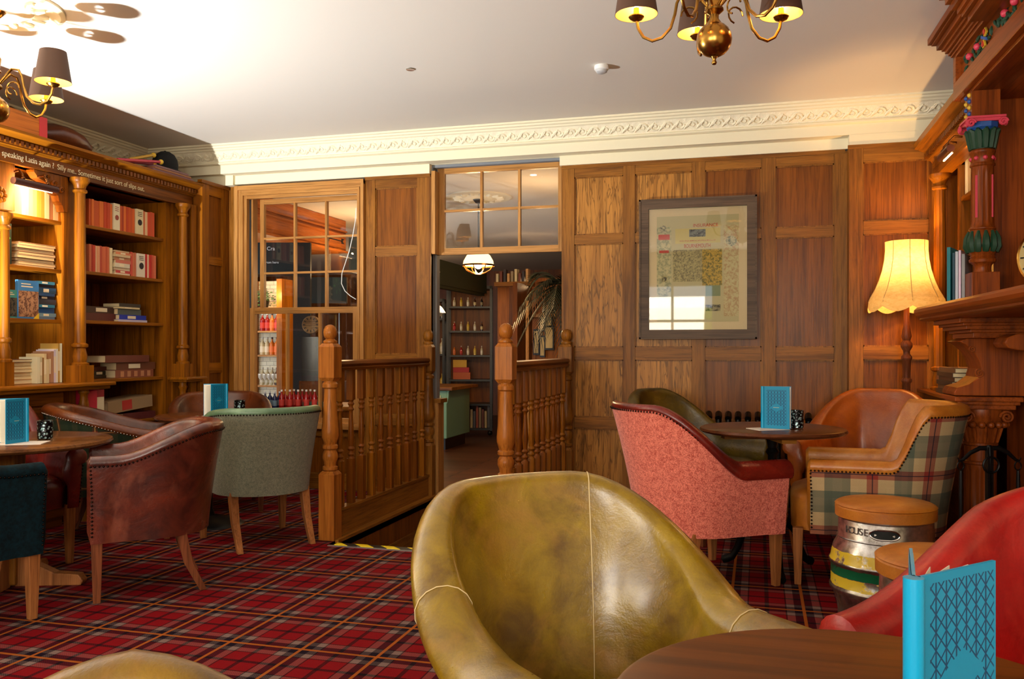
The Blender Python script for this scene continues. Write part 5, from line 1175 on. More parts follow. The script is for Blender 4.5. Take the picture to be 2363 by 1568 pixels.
for (a, c, m_, lab) in (((-4.245, 5.02, zt + 0.013), (-4.235, 5.46, zt + 0.085), srgb(186, 50, 70), 'pinkish red mallet handle with a yellow tip on the bookcase top, the thicker one'), ((-4.29, 5.02, zt + 0.013), (-4.28, 5.44, zt + 0.068), srgb(150, 50, 70), 'dark red stick lying under the pinkish mallet handle on the bookcase top'), ((-4.33, 5.24, zt + 0.065), (-4.33, 5.50, zt + 0.15), srgb(206, 160, 50), 'short yellow stick crossing the red ones on the bookcase top')):
    b = MB(); b.tube([a, c], 0.011, 10); b.ball(c, 0.019, 12, 1); o = b.build('mallet_handle', [plain('stick_paint', m_, 0.4), YEL]); tag(o, lab, 'stick')
for k in range(3):
    b = MB(); b.box((-4.46 + .01 * k, 5.33 + 0.02 * k, zt + 0.016 * k), (-4.20, 5.80 - 0.03 * k, zt + 0.0155 + 0.016 * k)); o = b.build('flat_box', [plain('box_purple', srgb(112, 70, 82), 0.6), plain('box_brown', srgb(142, 88, 52), 0.6), plain('box_mauve', srgb(124, 84, 86), 0.6)][k], smooth=0, bevel=0.003)
    tag(o, 'flat %s box under the black riding hat, %s of three' % (('purple', 'brown', 'mauve')[k], ('bottom', 'middle', 'top')[k]), 'box', 'flat boxes under the riding hat')
q = thing('riding_hat', 'black velvet riding hat on flat boxes at the right end of the bookcase top', 'hat', (-4.33, 5.63, zt + 0.054))
b = MB(); b.lathe([(0.088, 0.0), (0.094, 0.02), (0.095, 0.05), (0.088, 0.09), (0.068, 0.125), (0.035, 0.146), (0.008, 0.150), (0.008, 0.156), (0.001, 0.157)], seg=32); b.build('crown', plain('black_velvet', srgb(10, 10, 12), 0.9, 0), q)
b = MB(); b.lathe([(0.093, 0.0), (0.118, -0.004), (0.119, 0.001), (0.093, 0.012)], seg=32, cap=False); b.build('brim', plain('black_velvet2', srgb(12, 12, 14), 0.85), q)
# ================================================================== books
ORD = ['first', 'second', 'third', 'fourth', 'fifth', 'sixth', 'seventh', 'eighth', 'ninth', 'tenth', 'eleventh', 'twelfth', 'thirteenth', 'fourteenth', 'fifteenth', 'sixteenth', 'seventeenth', 'eighteenth', 'nineteenth', 'twentieth', 'twenty-first', 'twenty-second', 'twenty-third', 'twenty-fourth', 'twenty-fifth', 'twenty-sixth']
_bm = {}
def bmat(c):
    if c not in _bm: _bm[c] = plain('book_cloth_%d' % len(_bm), srgb(*c), 0.6)
    return _bm[c]
PG = plain('book_pages', srgb(226, 206, 160), 0.85); INK = plain('book_label', srgb(232, 216, 180), 0.6); DINK = plain('book_print', srgb(40, 30, 30), 0.6)
def book(loc, sz, col, label, group, lie=False, pages_out=False, rz=0.0, band=None, tilt=0.0, face=1):
    """sz = (into shelf, thickness along the row, height) for a standing book; lying: (into shelf, length along row, thickness). Front faces +x (face=1) or -x"""
    dx, dy, dz = sz; b = MB(); t = 0.0022; f = face
    def bx(x0, x1, y0, y1, z0, z1, m): b.box((f * -x0, y0, z0), (f * -x1, y1, z1), m)
    if not lie:
        bx(0, dx, 0, t, 0, dz, 0); bx(0, dx, dy - t, dy, 0, dz, 0)
        if not pages_out: bx(0, t, t, dy - t, 0, dz, 0)
        bx(t if not pages_out else 0.003, dx, t, dy - t, 0.003, dz - 0.004, 1)
        if band and not pages_out: bx(-0.0006, 0, 0.0015, dy - 0.0015, dz * band[0], dz * band[1], 2)
    else:
        bx(0, dx, 0, dy, 0, t, 0); bx(0, dx, 0, dy, dz - t, dz, 0)
        if not pages_out: bx(0, t, 0, dy, t, dz - t, 0)
        bx(t if not pages_out else 0.003, dx, 0.003, dy - 0.003, t, dz - t, 1)
        if band and not pages_out: bx(-0.0006, 0, dy * band[0], dy * band[1], dz * .2, dz * .8, 2)
    o = b.build('book', [bmat(col), PG, INK], smooth=0); o.location = (loc[0], loc[1], loc[2] + 0.0008); o.rotation_euler = (tilt, 0, rz)
    tag(o, label, 'book', group); return o
def row(x, y0, y1, z, cols, hts, where, group, depth=0.13, face=1, kind='paperback', names=None, start=0, jitter=0.008, band=None, wts=None, side='left', every=1):
    rr = random.Random(int(abs(y0 * 100)) + int(z * 100)); n = len(cols); wts = wts or [0.7 + 0.6 * rr.random() for _ in cols]; s = sum(wts); y = y0
    for i, c in enumerate(cols):
        w_ = (y1 - y0) * wts[i] / s; h = hts[0] + (hts[1] - hts[0]) * rr.random()
        nm = names[i] if names else None
        lab = '%s %s, %s from %s %s' % (nm or '', kind, ORD[i + start], side, where)
        book((x - face * rr.random() * jitter, y, z), (depth, w_ * 0.96, h), c, ' '.join(lab.split()), group, band=band if (i * 7) % 3 else None, face=face); y += w_
def stack(x, y0, z, items, where, group, face=1, pages_out=False, total=None):
    """items: (length along y, thickness, colour, colour name)"""
    n = len(items)
    ymax = 4.590 if y0 < 4.58 else 5.585
    for i, (l_, t_, c, nm) in enumerate(items):
        l_ = min(l_, ymax - y0 - 0.018) if face > 0 else l_
        pos = 'bottom' if i == 0 else ('topmost' if i == n - 1 else ORD[i] + ' from bottom')
        book((x - face * 0.006 * (i % 3), y0 + 0.008 * ((i * 5) % 3), z), (0.14, l_, t_), c, '%s book in the stack %s, %s' % (nm, where, pos), group, lie=True, pages_out=pages_out, face=face, band=(0.3, 0.6) if i % 2 else None); z += t_ + 0.0006
ORG = [(206, 78, 14), (190, 58, 12), (214, 92, 24), (196, 78, 20), (222, 110, 36), (170, 48, 10)]
Y_ = lambda px, x=-4.34: atX(px, 700, x).y
rr = random.Random(11)
def oc(n): return [ORG[rr.randrange(6)] for _ in range(n)]
xo = -4.345; g1 = 'orange paperbacks on the top right shelf'
row(xo, Y_(208), Y_(262), 1.945, oc(9), (0.178, 0.184), 'in left run, top right shelf', g1, kind='orange paperback')
def faceout(y0, y1, z, h, c, lab, group, motif, extra=None):
    o = book((xo + 0.004, y0, z), (0.13, y1 - y0, h), c, lab, group); b = MB()
    w_ = y1 - y0; b.T = Matrix.Translation((0.0008, w_ / 2, h * 0.48)); b.lathe([(0.001, 0), (w_ * .30, 0), (w_ * .30, 0.001)], axis='x', seg=18, mi=0)
    for k in range(3): b.T = Matrix.Translation((0.0008, w_ / 2, h * (0.74 + 0.07 * k))); b.box((0, -w_ * .3, -0.003), (0.0006, w_ * .3, 0.001), 0)
    b.build('cover_print', [motif], o, smooth=0); return o
faceout(Y_(263), Y_(277), 1.945, 0.188, (226, 214, 178), 'cream paperback with a red and black round motif among orange ones, top right shelf', 'motif paperbacks', plain('motif_red', srgb(150, 60, 50), 0.6))
row(xo, Y_(278), Y_(314), 1.945, oc(7), (0.176, 0.186), 'in middle run, top right shelf', g1, kind='orange paperback')
faceout(Y_(315), Y_(331), 1.945, 0.184, (222, 206, 160), 'cream paperback with a black motif near the right end of the top right shelf', 'motif paperbacks', DINK)
row(xo, Y_(332), Y_(359), 1.945, [(214, 104, 56), (232, 190, 140), (206, 70, 34), (200, 80, 40), (214, 84, 44)], (0.176, 0.184), 'in right run, top right shelf', g1, kind='orange paperback')
g2 = 'paperbacks on the second right shelf'
row(xo, Y_(208), Y_(256), 1.635, [(200, 104, 66), (176, 52, 34), (190, 60, 40), (226, 196, 150), (214, 150, 110), (180, 60, 40), (198, 90, 54), (206, 98, 58), (190, 74, 40), (210, 110, 70)], (0.180, 0.186), 'in left run, second right shelf', g2, kind='faded orange paperback')
row(xo, Y_(256.5), Y_(262), 1.635, [(226, 206, 160)], (0.18, 0.182), 'edge beside flat stack, second right shelf', g2, kind='cream narrow paperback', names=['thin'])
stack(xo + .01, Y_(264), 1.635, [(0.15, 0.012, (220, 200, 170), 'cream'), (0.15, 0.02, (190, 60, 60), 'red'), (0.155, 0.018, (220, 204, 170), 'ivory'), (0.15, 0.03, (214, 206, 180), 'thick cream'), (0.15, 0.022, (200, 110, 90), 'pinkish'), (0.16, 0.02, (190, 130, 90), 'tan'), (0.155, 0.018, (206, 180, 140), 'pale tan'), (0.16, 0.016, (210, 120, 80), 'orange'), (0.15, 0.012, (190, 160, 120), 'thin buff')], 'amid paperbacks, second right shelf', 'flat books on the second right shelf')
row(xo, Y_(303), Y_(317), 1.635, [(206, 80, 60), (210, 120, 80), (200, 110, 74)], (0.172, 0.176), 'beside the stack on the second right shelf', g2, kind='salmon paperback')
faceout(Y_(318), Y_(335), 1.635, 0.172, (228, 216, 190), 'cream paperback with a small black blot on the second right shelf', 'motif paperbacks', DINK)
row(xo, Y_(336), Y_(362), 1.635, [(200, 36, 30), (232, 200, 160), (196, 44, 34), (206, 90, 60), (214, 116, 80)], (0.172, 0.176), 'in right run, second right shelf', g2, kind='red paperback')
# third shelf
stack(-4.40, Y_(209), 1.305, [(0.36, 0.055, (92, 34, 26), 'dark red'), (0.36, 0.045, (64, 36, 22), 'dark brown patterned')], 'at left of third right shelf', 'flat books on the third right shelf')
stack(-4.36, Y_(279), 1.305, [(0.30, 0.016, (190, 180, 200), 'lilac grey'), (0.28, 0.034, (30, 50, 160), 'deep blue'), (0.24, 0.042, (84, 92, 84), 'thick grey green'), (0.22, 0.012, (210, 190, 140), 'thin cream'), (0.22, 0.026, (60, 52, 40), 'black edged')], 'at right of third right shelf', 'flat books on the third right shelf', pages_out=False)
# fourth
stack(-4.42, Y_(209), 0.905, [(0.10, 0.02, (214, 150, 70), 'yellow orange'), (0.10, 0.02, (206, 120, 60), 'orange'), (0.10, 0.018, (216, 160, 90), 'pale orange')], 'at left end, fourth right shelf', 'flat books on the fourth right shelf')
stack(-4.44, Y_(234), 0.905, [(0.19, 0.02, (66, 44, 20), 'very dark brown'), (0.19, 0.03, (50, 42, 22), 'dark olive'), (0.20, 0.03, (90, 40, 26), 'brown')], 'behind ornate volumes, fourth right shelf', 'flat books on the fourth right shelf')
stack(-4.36, Y_(272), 0.905, [(0.40, 0.055, (132, 72, 48), 'ornate banded brown'), (0.41, 0.052, (104, 56, 32), 'ornate ribbed brown'), ], 'on the fourth right shelf', 'flat books on the fourth right shelf')
book((-4.35, Y_(246), 1.015), (0.18, 0.45, 0.05), (108, 52, 34), 'big brown leather book with pinkish page edge lying on the ornate volumes', 'flat books on the fourth right shelf', lie=True)
for (i, y) in enumerate((0.05, 0.12, 0.19, 0.26, 0.33)):
    b = MB(); b.box((-4.3595, Y_(272) + y, 0.912), (-4.3590, Y_(272) + y + 0.035, 0.952)); o = b.build('gilt_band', plain('gilt', srgb(206, 150, 110), 0.4, 0.4), smooth=0)
    par = [q for q in C.objects if q.name.startswith('book') and q.get('label', '').startswith('ornate banded')][0]; mw = Matrix.Translation(par.location); o.parent = par; o.matrix_parent_inverse = mw.inverted()
# bottom shelf
stack(-4.34, Y_(285), 0.60, [(0.34, 0.05, (90, 26, 26), 'dark red gilt banded')], 'on the lowest shelf right', 'flat books on the lowest right shelf')
o = book((-4.33, Y_(247), 0.655), (0.20, 0.46, 0.085), (150, 120, 84), 'thick beige cloth book with a red label on the lowest shelf', 'flat books on the lowest right shelf', lie=True); o.rotation_euler = (math.radians(4), 0, 0)
b = MB(); b.box((0.0005, 0.14, 0.01), (0.001, 0.24, 0.078)); b.build('red_label', bmat((176, 44, 36)), o, smooth=0)
b = MB(); b.box((-4.55, Y_(205), 0.58), (-4.20, Y_(245), 0.60)); b.box((-4.5, Y_(205), 0.0), (-4.25, Y_(245), 0.58)); b.build('low_box', M['dark_y'], bc, smooth=0)
row(-4.21, Y_(203, -4.21), Y_(243, -4.21), 0.60, [(200, 28, 60), (150, 20, 36)], (0.235, 0.24), 'on the low box under the counter end', 'pink red books under the counter', kind='pink red hardback', names=['wide', 'narrow dark'], band=(0.3, 0.8), wts=[1.2, 1.0])
# left bay: cream books under the picture light
row(-4.34, Y_(53), Y_(155), 1.935, [(244, 232, 190), (236, 216, 160), (232, 206, 140), (228, 196, 130), (220, 160, 70), (214, 150, 60), (226, 206, 170), (180, 120, 80), (222, 196, 150), (232, 214, 170), (220, 206, 160)], (0.19, 0.235), 'under picture light, left bay', 'cream books under the picture light', kind='cream hardback', depth=0.16)
stack(-4.345, Y_(42), 1.622, [(0.42, 0.014, (216, 190, 150), 'pale'), (0.44, 0.016, (200, 170, 130), 'buff'), (0.40, 0.02, (70, 60, 56), 'dark grey'), (0.46, 0.022, (214, 190, 150), 'cream'), (0.44, 0.018, (120, 60, 50), 'maroon edged'), (0.36, 0.02, (216, 190, 140), 'ivory'), (0.34, 0.02, (206, 176, 130), 'tan'), (0.32, 0.016, (180, 140, 100), 'brownish')], 'on second shelf, left bay', 'flat books on the second left shelf', pages_out=True)
o = book((-4.36, 4.05, 1.622), (0.02, 0.20, 0.25), (20, 34, 20), 'dark picture book with a bright green leaf cover leaning behind the thin column', None); b = MB()
for k in range(5): b.T = Matrix.Translation((0.003, 0.10 + 0.03 * math.cos(k * 1.25), 0.16 + 0.03 * math.sin(k * 1.25))) @ Matrix.Rotation(k * 1.25, 4, 'X'); b.prism([(0, 0), (0.045, 0.014), (0.06, 0), (0.045, -0.014)], 'x', 0, 0.0008)
b.build('leaf_print', plain('leaf_green', srgb(70, 150, 40), 0.6), o, smooth=0)
# third left shelf
def coverbook(y0, w_, h, z, c1, c2, lab, x=-4.335, acc=None, rz=0.06):
    o = book((x, y0, z), (0.02, w_, h), c1, lab, None, rz=rz); b = MB(); t = spk('cover_art', srgb(*c2[0]), srgb(*c2[1]), 40)
    b.box((0.0006, 0.004, 0.01), (0.0012, w_ - 0.004, h * 0.72)); b.build('cover_art', t, o, smooth=0)
    b = MB(); b.box((0.0006, w_ * .15, h * .82), (0.0012, w_ * .7, h * .85)); b.box((0.0006, w_ * .15, h * .89), (0.0012, w_ * .6, h * .915)); b.build('cover_title', INK, o, smooth=0)
    if acc: b = MB(); b.prism([(w_, 0.0), (w_, h * .16), (w_ * .72, 0)], 'x', 0.0013, 0.0019); b.build('cover_corner', plain('corner_yellow', srgb(*acc), 0.6), o, smooth=0)
    return o
coverbook(Y_(40), 0.17, 0.235, 1.30, (60, 130, 190), ((90, 50, 30), (180, 130, 90)), 'blue coastal guide book facing out with a rocky cove photo and yellow corner', acc=(226, 190, 40))
coverbook(Y_(2), 0.14, 0.17, 1.30, (70, 150, 140), ((20, 30, 30), (90, 80, 60)), 'teal framed picture book with a yellow edge at the left of the third shelf')
b = MB(); b.box((-4.336, Y_(-6), 1.30), (-4.32, Y_(1), 1.47)); o = b.build('book', bmat((220, 190, 40)), smooth=0); tag(o, 'yellow spined book at the far left of the third shelf', 'book')
stack(-4.345, Y_(86), 1.30, [(0.28, 0.016, (90, 110, 130), 'slate'), (0.26, 0.022, (120, 150, 160), 'grey blue'), (0.27, 0.034, (30, 80, 130), 'photo spined blue'), (0.27, 0.018, (40, 110, 130), 'teal blue'), (0.26, 0.034, (54, 54, 60), 'charcoal'), (0.25, 0.02, (16, 30, 52), 'navy'), (0.25, 0.016, (30, 60, 90), 'dark blue'), (0.24, 0.036, (26, 72, 104), 'ocean blue'), (0.24, 0.02, (24, 24, 34), 'black'), (0.24, 0.018, (60, 130, 150), 'pale teal')], 'of blue volumes, third left shelf', 'flat blue books on the third left shelf')
# on the counter
zc = 0.897
stack(-4.34, Y_(2), zc, [(0.36, 0.028, (206, 150, 90), 'orange tan'), (0.36, 0.02, (206, 180, 130), 'cream'), (0.35, 0.022, (200, 170, 124), 'buff'), (0.35, 0.02, (214, 190, 140), 'ivory'), (0.34, 0.018, (190, 150, 100), 'tan'), (0.34, 0.022, (206, 180, 130), 'pale cream'), (0.34, 0.018, (110, 70, 50), 'brown edged')], 'on counter, left bay', 'flat books on the counter', pages_out=True)
hs = [0.165, 0.165, 0.16, 0.185, 0.15, 0.19, 0.20, 0.21, 0.215, 0.25, 0.25]; cs = [(222, 216, 180), (200, 190, 150), (150, 110, 60), (222, 200, 150), (214, 196, 150), (170, 120, 84), (176, 130, 96), (216, 200, 214), (230, 224, 206), (188, 150, 70), (232, 232, 200)]
nm = ['cream', 'olive lettered', 'brown', 'tall cream', 'short buff', 'brown spined', 'tan', 'lilac white', 'white', 'mustard', 'tall ivory green edged']
y = Y_(86, -4.30); wts = [1.2, .9, .7, 1.1, 1.1, .7, 1.3, .9, .9, .8, 1.0]; s = sum(wts)
for i in range(11):
    w_ = (4.585 - y) * wts[i] / sum(wts[i:]); book((-4.30, y, zc), (0.14, w_ * .95, hs[i]), cs[i], '%s book standing on the counter, %s from left' % (nm[i], ORD[i]), 'books standing on the counter', band=(0.3, 0.8) if i % 2 else None); y += w_
# right bookcase
row(1.16, 5.20, 5.62, 2.01, [(214, 150, 60), (226, 196, 120), (200, 120, 50), (220, 200, 150), (190, 170, 130), (226, 220, 190)], (0.20, 0.24), 'on the top shelf of the right bookcase', 'books on top shelf of right bookcase', kind='book', names=['amber', 'pale yellow', 'orange', 'cream', 'grey', 'ivory'], face=-1, side='near end')
row(1.16, 5.18, 5.50, 0.97, [(196, 24, 24), (200, 30, 28), (120, 60, 110), (220, 190, 120), (90, 40, 40)], (0.20, 0.235), 'on the lower shelf of the right bookcase', 'books on lower shelf of right bookcase', kind='book', names=['red', 'bright red', 'purple', 'cream', 'maroon'], face=-1, side='near end')
zz = 0.861
for i in range(6):
    c = [(70, 46, 28), (120, 84, 50), (60, 40, 26), (96, 64, 38), (70, 48, 30), (110, 76, 46)][i]
    book((1.00 + 0.01 * (i % 2), 5.16 - 0.01 * i, zz), (0.20, 0.42, 0.024), c, 'old brown leather volume stacked beside the scroll bracket, %s from bottom' % ORD[i], 'old volumes beside the scroll bracket', lie=True, face=-1); zz += 0.0246
# folders on the mantel shelf
mt = 1.336
for i, (px, t_, h_, c, lab) in enumerate(((2189, 0.016, 0.29, (10, 122, 134), 'teal folder standing at the far end of the mantel shelf'), (2200, 0.010, 0.26, (24, 70, 90), 'dark blue file standing right of the teal folder on the mantel'), (2207, 0.012, 0.265, (190, 200, 214), 'pale blue file standing on the mantel between darker ones'), (2214, 0.010, 0.27, (226, 200, 226), 'lilac white folder leaning on the mantel beside the painted column'), (2222, 0.014, 0.25, (150, 150, 154), 'grey pamphlet bundle behind the painted column on the mantel'))):
    q = atY(px, 690, 4.90 - 0.012 * i); b = MB(); b.box((-t_ / 2, -0.10, 0), (t_ / 2, 0.10, h_)); o = b.build('folder', bmat(c), smooth=0); o.location = (q.x + 0.02, q.y, mt); o.rotation_euler = (0, 0, math.radians(-22)); tag(o, lab, 'folder', 'folders on the mantel shelf')
# ================================================================== the bar room beyond
FZ = LOWZ
# green bulkhead running back over the bar
bk = thing('bulkhead', 'dark green lettered bulkhead over the bar seen through the doorway', 'bulkhead', (0, 0, 0))
xb = atY(1140, 665, 13.6).x
b = MB(); b.box((xb - .12, 8.6, 1.98), (xb, 13.2, 2.32)); b.box((xb - .12, 8.6, 1.94), (xb - .02, 13.15, 1.98)); b.build('panel', plain('bottle_green', srgb(58, 62, 36), 0.6), bk, smooth=0)
# (letters)
y = 12.0
for s_, yy, z in (('BERRY COL', 10.75, 2.18),):
    text_mesh('painted_words', s_, 0.13 if len(s_) > 5 else 0.11, plain('letter_cream', srgb(240, 230, 190), 0.7), bk, (xb + 0.003, yy, z), (PI / 2, 0, PI / 2), 0.001)
# pendant globes
def pendant(label, px, pyc, d, wpx, energy, enamel=False):
    c = camf((px - CXP) / FPX * d, d); z = HC + (HYP - pyc) / FPX * d; R_ = wpx / FPX * d / 2
    r = thing('pendant_lamp', label, 'lamp', (c[0], c[1], z), 0, None if enamel else 'pendant lamps')
    b = MB(); b.tube([(0, 0, R_), (0, 0, ZC - z)], 0.008, 8); b.lathe([(0.03, ZC - z - .07), (0.07, ZC - z - .02), (0.07, ZC - z)], seg=16); b.build('chain', M['black'], r)
    if enamel:
        b = MB(); b.lathe([(0.03, R_ * .9), (0.04, R_ * .5), (R_ * .7, R_ * .2), (R_, -R_ * .25), (R_ * .97, -R_ * .25), (R_ * .67, R_ * .15), (0.03, R_ * .45)], seg=32, cap=False); b.build('enamel_shade', M['white'], r)
    else:
        g = plain('milk_glass', srgb(250, 214, 140), 0.3, 0, (1, 0.66, 0.28, 1), 2.2)
        b = MB(); b.lathe([(0.03, R_ * .82), (R_ * .4, R_ * .76), (R_ * .75, R_ * .5), (R_ * .95, R_ * .15), (R_, -R_ * .12)], seg=32, cap=False); b.build('glass_dome', g, r)
        b = MB(); b.lathe([(R_ * 1.03, -R_ * .08), (R_ * 1.03, -R_ * .2)], seg=32, cap=False)
        for k in range(8):
            a = k * PI / 4; b.tube([(R_ * q * math.cos(a), R_ * q * math.sin(a), z_ * R_) for q, z_ in ((1.02, -.15), (.8, -.45), (.45, -.62), (.1, -.68))], 0.006, 6)
        b.build('cage', M['brassd'], r)
        b = MB(); b.ball((0, 0, -R_ * .1), R_ * .26, 12); b.build('bulb', BULB, r)
        lamp('pendant_light', 'POINT', (c[0], c[1], z - R_ * .75), energy, (1, .66, .32), 0.08)
    return r, c
r, c = pendant('caged milk glass pendant lamp glowing in the doorway', 1104, 608, 9.3, 72, 60)
rose('plaster ceiling rose over the caged pendant lamp, seen through the transom', c[0], c[1], 0.36)
pendant('white enamel pendant lamp over the bar counter, left edge of the doorway', 998, 715, 9.0, 62, 20, True)
# tall dark display cabinet with bottles and books, on castors
def cabinet(px0, px1, pyt, pyb, d, label, nsh, dark=True):
    c0 = camf((px0 - CXP) / FPX * d, d); c1 = camf((px1 - CXP) / FPX * d, d); zt_ = HC + (HYP - pyt) / FPX * d; zb_ = FZ + 0.05
    r = thing('display_cabinet', label, 'cabinet', (c0[0], c0[1], FZ), YAW); w_ = (px1 - px0) / FPX * d; h = zt_ - FZ; dp = 0.5; m_ = M['blackp'] if dark else M['dark_z']
    b = MB()
    for x in (0, w_ - .04):
        for y in (0, dp - .04): b.box((x, y, 0.08), (x + .04, y + .04, h))
    b.box((0, 0, h - .05), (w_, dp, h)); b.build('frame', m_, r, smooth=0)
    b = MB(); b.box((0, dp - .02, 0.1), (w_, dp, h)); b.build('back_panel', M['dark_z'], r, smooth=0)
    zs = []
    for k in range(nsh):
        z = 0.12 + (h - 0.45) * k / (nsh - 1) if nsh > 1 else 0.12; b = MB(); b.box((0.02, 0.02, z - .03), (w_ - .02, dp - .02, z)); b.build('shelf', m_, r, smooth=0); zs.append(z)
    for x in (0.04, w_ - .04): b = MB(); b.ball((x, 0.04, 0.045), 0.04, 10); b.build('castor', M['blackp'], r)
    return r, zs, w_, h, c0
BOT = []
def bottle_mesh(c, cap, h=0.24, r_=0.035, metal=0):
    b = MB(); b.lathe([(r_, 0), (r_, h * .58), (r_ * .9, h * .66), (r_ * .35, h * .78), (r_ * .33, h * .92)], seg=12, mi=0); b.lathe([(r_ * .4, h * .9), (r_ * .4, h), (0.001, h)], seg=10, mi=1); b.lathe([(r_ * 1.02, h * .15), (r_ * 1.02, h * .48)], seg=12, mi=2, cap=False)
    return b
GL = {}
def bott(kind, loc, s, label, group):
    if kind not in GL:
        cols = {'red': ((150, 20, 20), (220, 214, 206), (200, 60, 50)), 'brown': ((70, 34, 14), (40, 40, 40), (214, 190, 130)), 'clear': ((196, 180, 140), (200, 190, 170), (226, 214, 186)), 'blue': ((30, 46, 90), (200, 206, 214), (120, 150, 170)), 'orange': ((206, 110, 30), (60, 40, 30), (226, 120, 60)), 'dark': ((24, 20, 16), (60, 24, 20), (150, 130, 90)), 'yellow': ((210, 170, 50), (190, 150, 40), (214, 180, 70))}[kind]
        ms = [plain('bottle_' + kind, srgb(*cols[0]), 0.12, 0), plain('bottle_cap_' + kind, srgb(*cols[1]), 0.4), plain('bottle_label_' + kind, srgb(*cols[2]), 0.6)]
        GL[kind] = bottle_mesh(*cols[:2]).build('bottle', ms); o = GL[kind]
    else: o = GL[kind].copy(); C.objects.link(o)
    o.location = loc; o.scale = (s, s, s); tag(o, label, 'bottle', group)
r, zs, w_, h, c0 = cabinet(1030, 1136, 660, 1000, 14.0, 'tall black metal display cabinet of bottles and boxes at the back of the bar room', 6)
RV = Vector((_R[0], _R[1], 0)); FV = Vector((_F[0], _F[1], 0)); kinds = ['clear', 'brown', 'dark', 'orange', 'red', 'clear', 'yellow']
for lv in (3, 4, 5):
    for k in range(5):
        p = Vector((c0[0], c0[1], 0)) + RV * (0.12 + k * (w_ - .24) / 4.5) + FV * 0.15; bott(kinds[(k + lv) % 7], (p.x, p.y, FZ + zs[lv] + 0.001), 0.62, '%s small bottle from the left on the %s shelf of the tall black cabinet' % (ORD[k], {3: 'middle', 4: 'upper', 5: 'top'}[lv]), 'bottles in the tall black cabinet')
bxc = [((214, 160, 40), 'yellow', 0.22, 0.12), ((180, 40, 40), 'red', 0.26, 0.08), ((190, 90, 40), 'orange', 0.28, 0.11)]
p = Vector((c0[0], c0[1], FZ + zs[2])) + RV * 0.1 + FV * 0.12; z = 0
for c_, nm_, wd_, ht_ in bxc[::-1]:
    b = MB(); b.box((0, 0, 0), (wd_, 0.2, ht_)); o = b.build('carton', bmat(c_), smooth=0); o.location = (p.x, p.y, p.z + z + .001); o.rotation_euler = (0, 0, YAW); tag(o, '%s carton stacked in the tall black cabinet in the bar room' % nm_, 'box', 'cartons in the tall black cabinet'); z += ht_ + .002
for k in range(14):
    p = Vector((c0[0], c0[1], FZ + zs[0] + 0.001)) + RV * (0.06 + k * 0.046) + FV * 0.1; c_ = [(150, 130, 100), (110, 60, 50), (190, 170, 130), (90, 90, 100), (160, 80, 60)][k % 5]
    b = MB(); b.box((0, 0, 0), (0.036, 0.22, 0.27 + 0.03 * ((k * 7) % 4))); o = b.build('record_sleeve', bmat(c_), smooth=0); o.location = p; o.rotation_euler = (0, 0, YAW); tag(o, 'tall thin book, %s from the left on the lowest shelf of the black cabinet' % ORD[k], 'book', 'tall books in the black cabinet')
r, zs2, w2, h2, c2 = cabinet(960, 1026, 690, 985, 14.6, 'dark back bar shelving left of the tall black cabinet', 4)
for lv in (1, 2, 3):
    for k in range(4):
        p = Vector((c2[0], c2[1], 0)) + RV * (0.22 + k * 0.07) + FV * 0.12; bott(['yellow', 'clear', 'dark', 'orange'][(k + lv) % 4], (p.x, p.y, FZ + zs2[lv] + .001), 1.1, '%s bottle from the left on the %s shelf of the back bar shelving' % (ORD[k], {1: 'lower', 2: 'middle', 3: 'top'}[lv]), 'bottles on the back bar shelving')
# turquoise painted counter with a wooden top
c = camf((1040 - CXP) / FPX * 12.0, 12.0); q = thing('bar_counter', 'pale green painted bar counter with a wooden top, seen through the doorway', 'counter', (c[0], c[1], FZ), 0)
TG = plain('pale_green_paint', srgb(112, 156, 126), 0.5)
b = MB(); b.box((-2.4, 0, 0.16), (-0.06, 1.0, 0.83)); b.build('carcass', TG, q, smooth=0, bevel=0.01)
b = MB(); b.box((-2.4, 0.06, 0), (-0.1, 0.9, 0.16)); b.build('plinth', M['blackp'], q, smooth=0)
b = MB(); b.box((-2.45, -0.06, 0.83), (0.04, 1.1, 0.875)); b.build('worktop', M['oak_x'], q, smooth=0, bevel=0.006)
b = MB(); b.box((-0.55, -0.012, 0.24), (-0.14, 0.0, 0.76)); b.box((-1.1, -0.012, 0.24), (-0.66, 0.0, 0.76)); b.build('door', plain('pale_cream_green', srgb(176, 184, 140), 0.5), q, smooth=0, bevel=0.008)
b = MB(); b.prism([(-0.06, 0.83), (0.0, 0.83), (0.0, 0.86), (-0.03, 0.80), (-0.035, 0.72), (-0.05, 0.66), (-0.06, 0.64)], 'y', 0.0, 0.06); b.build('corbel', TG, q, smooth=0)
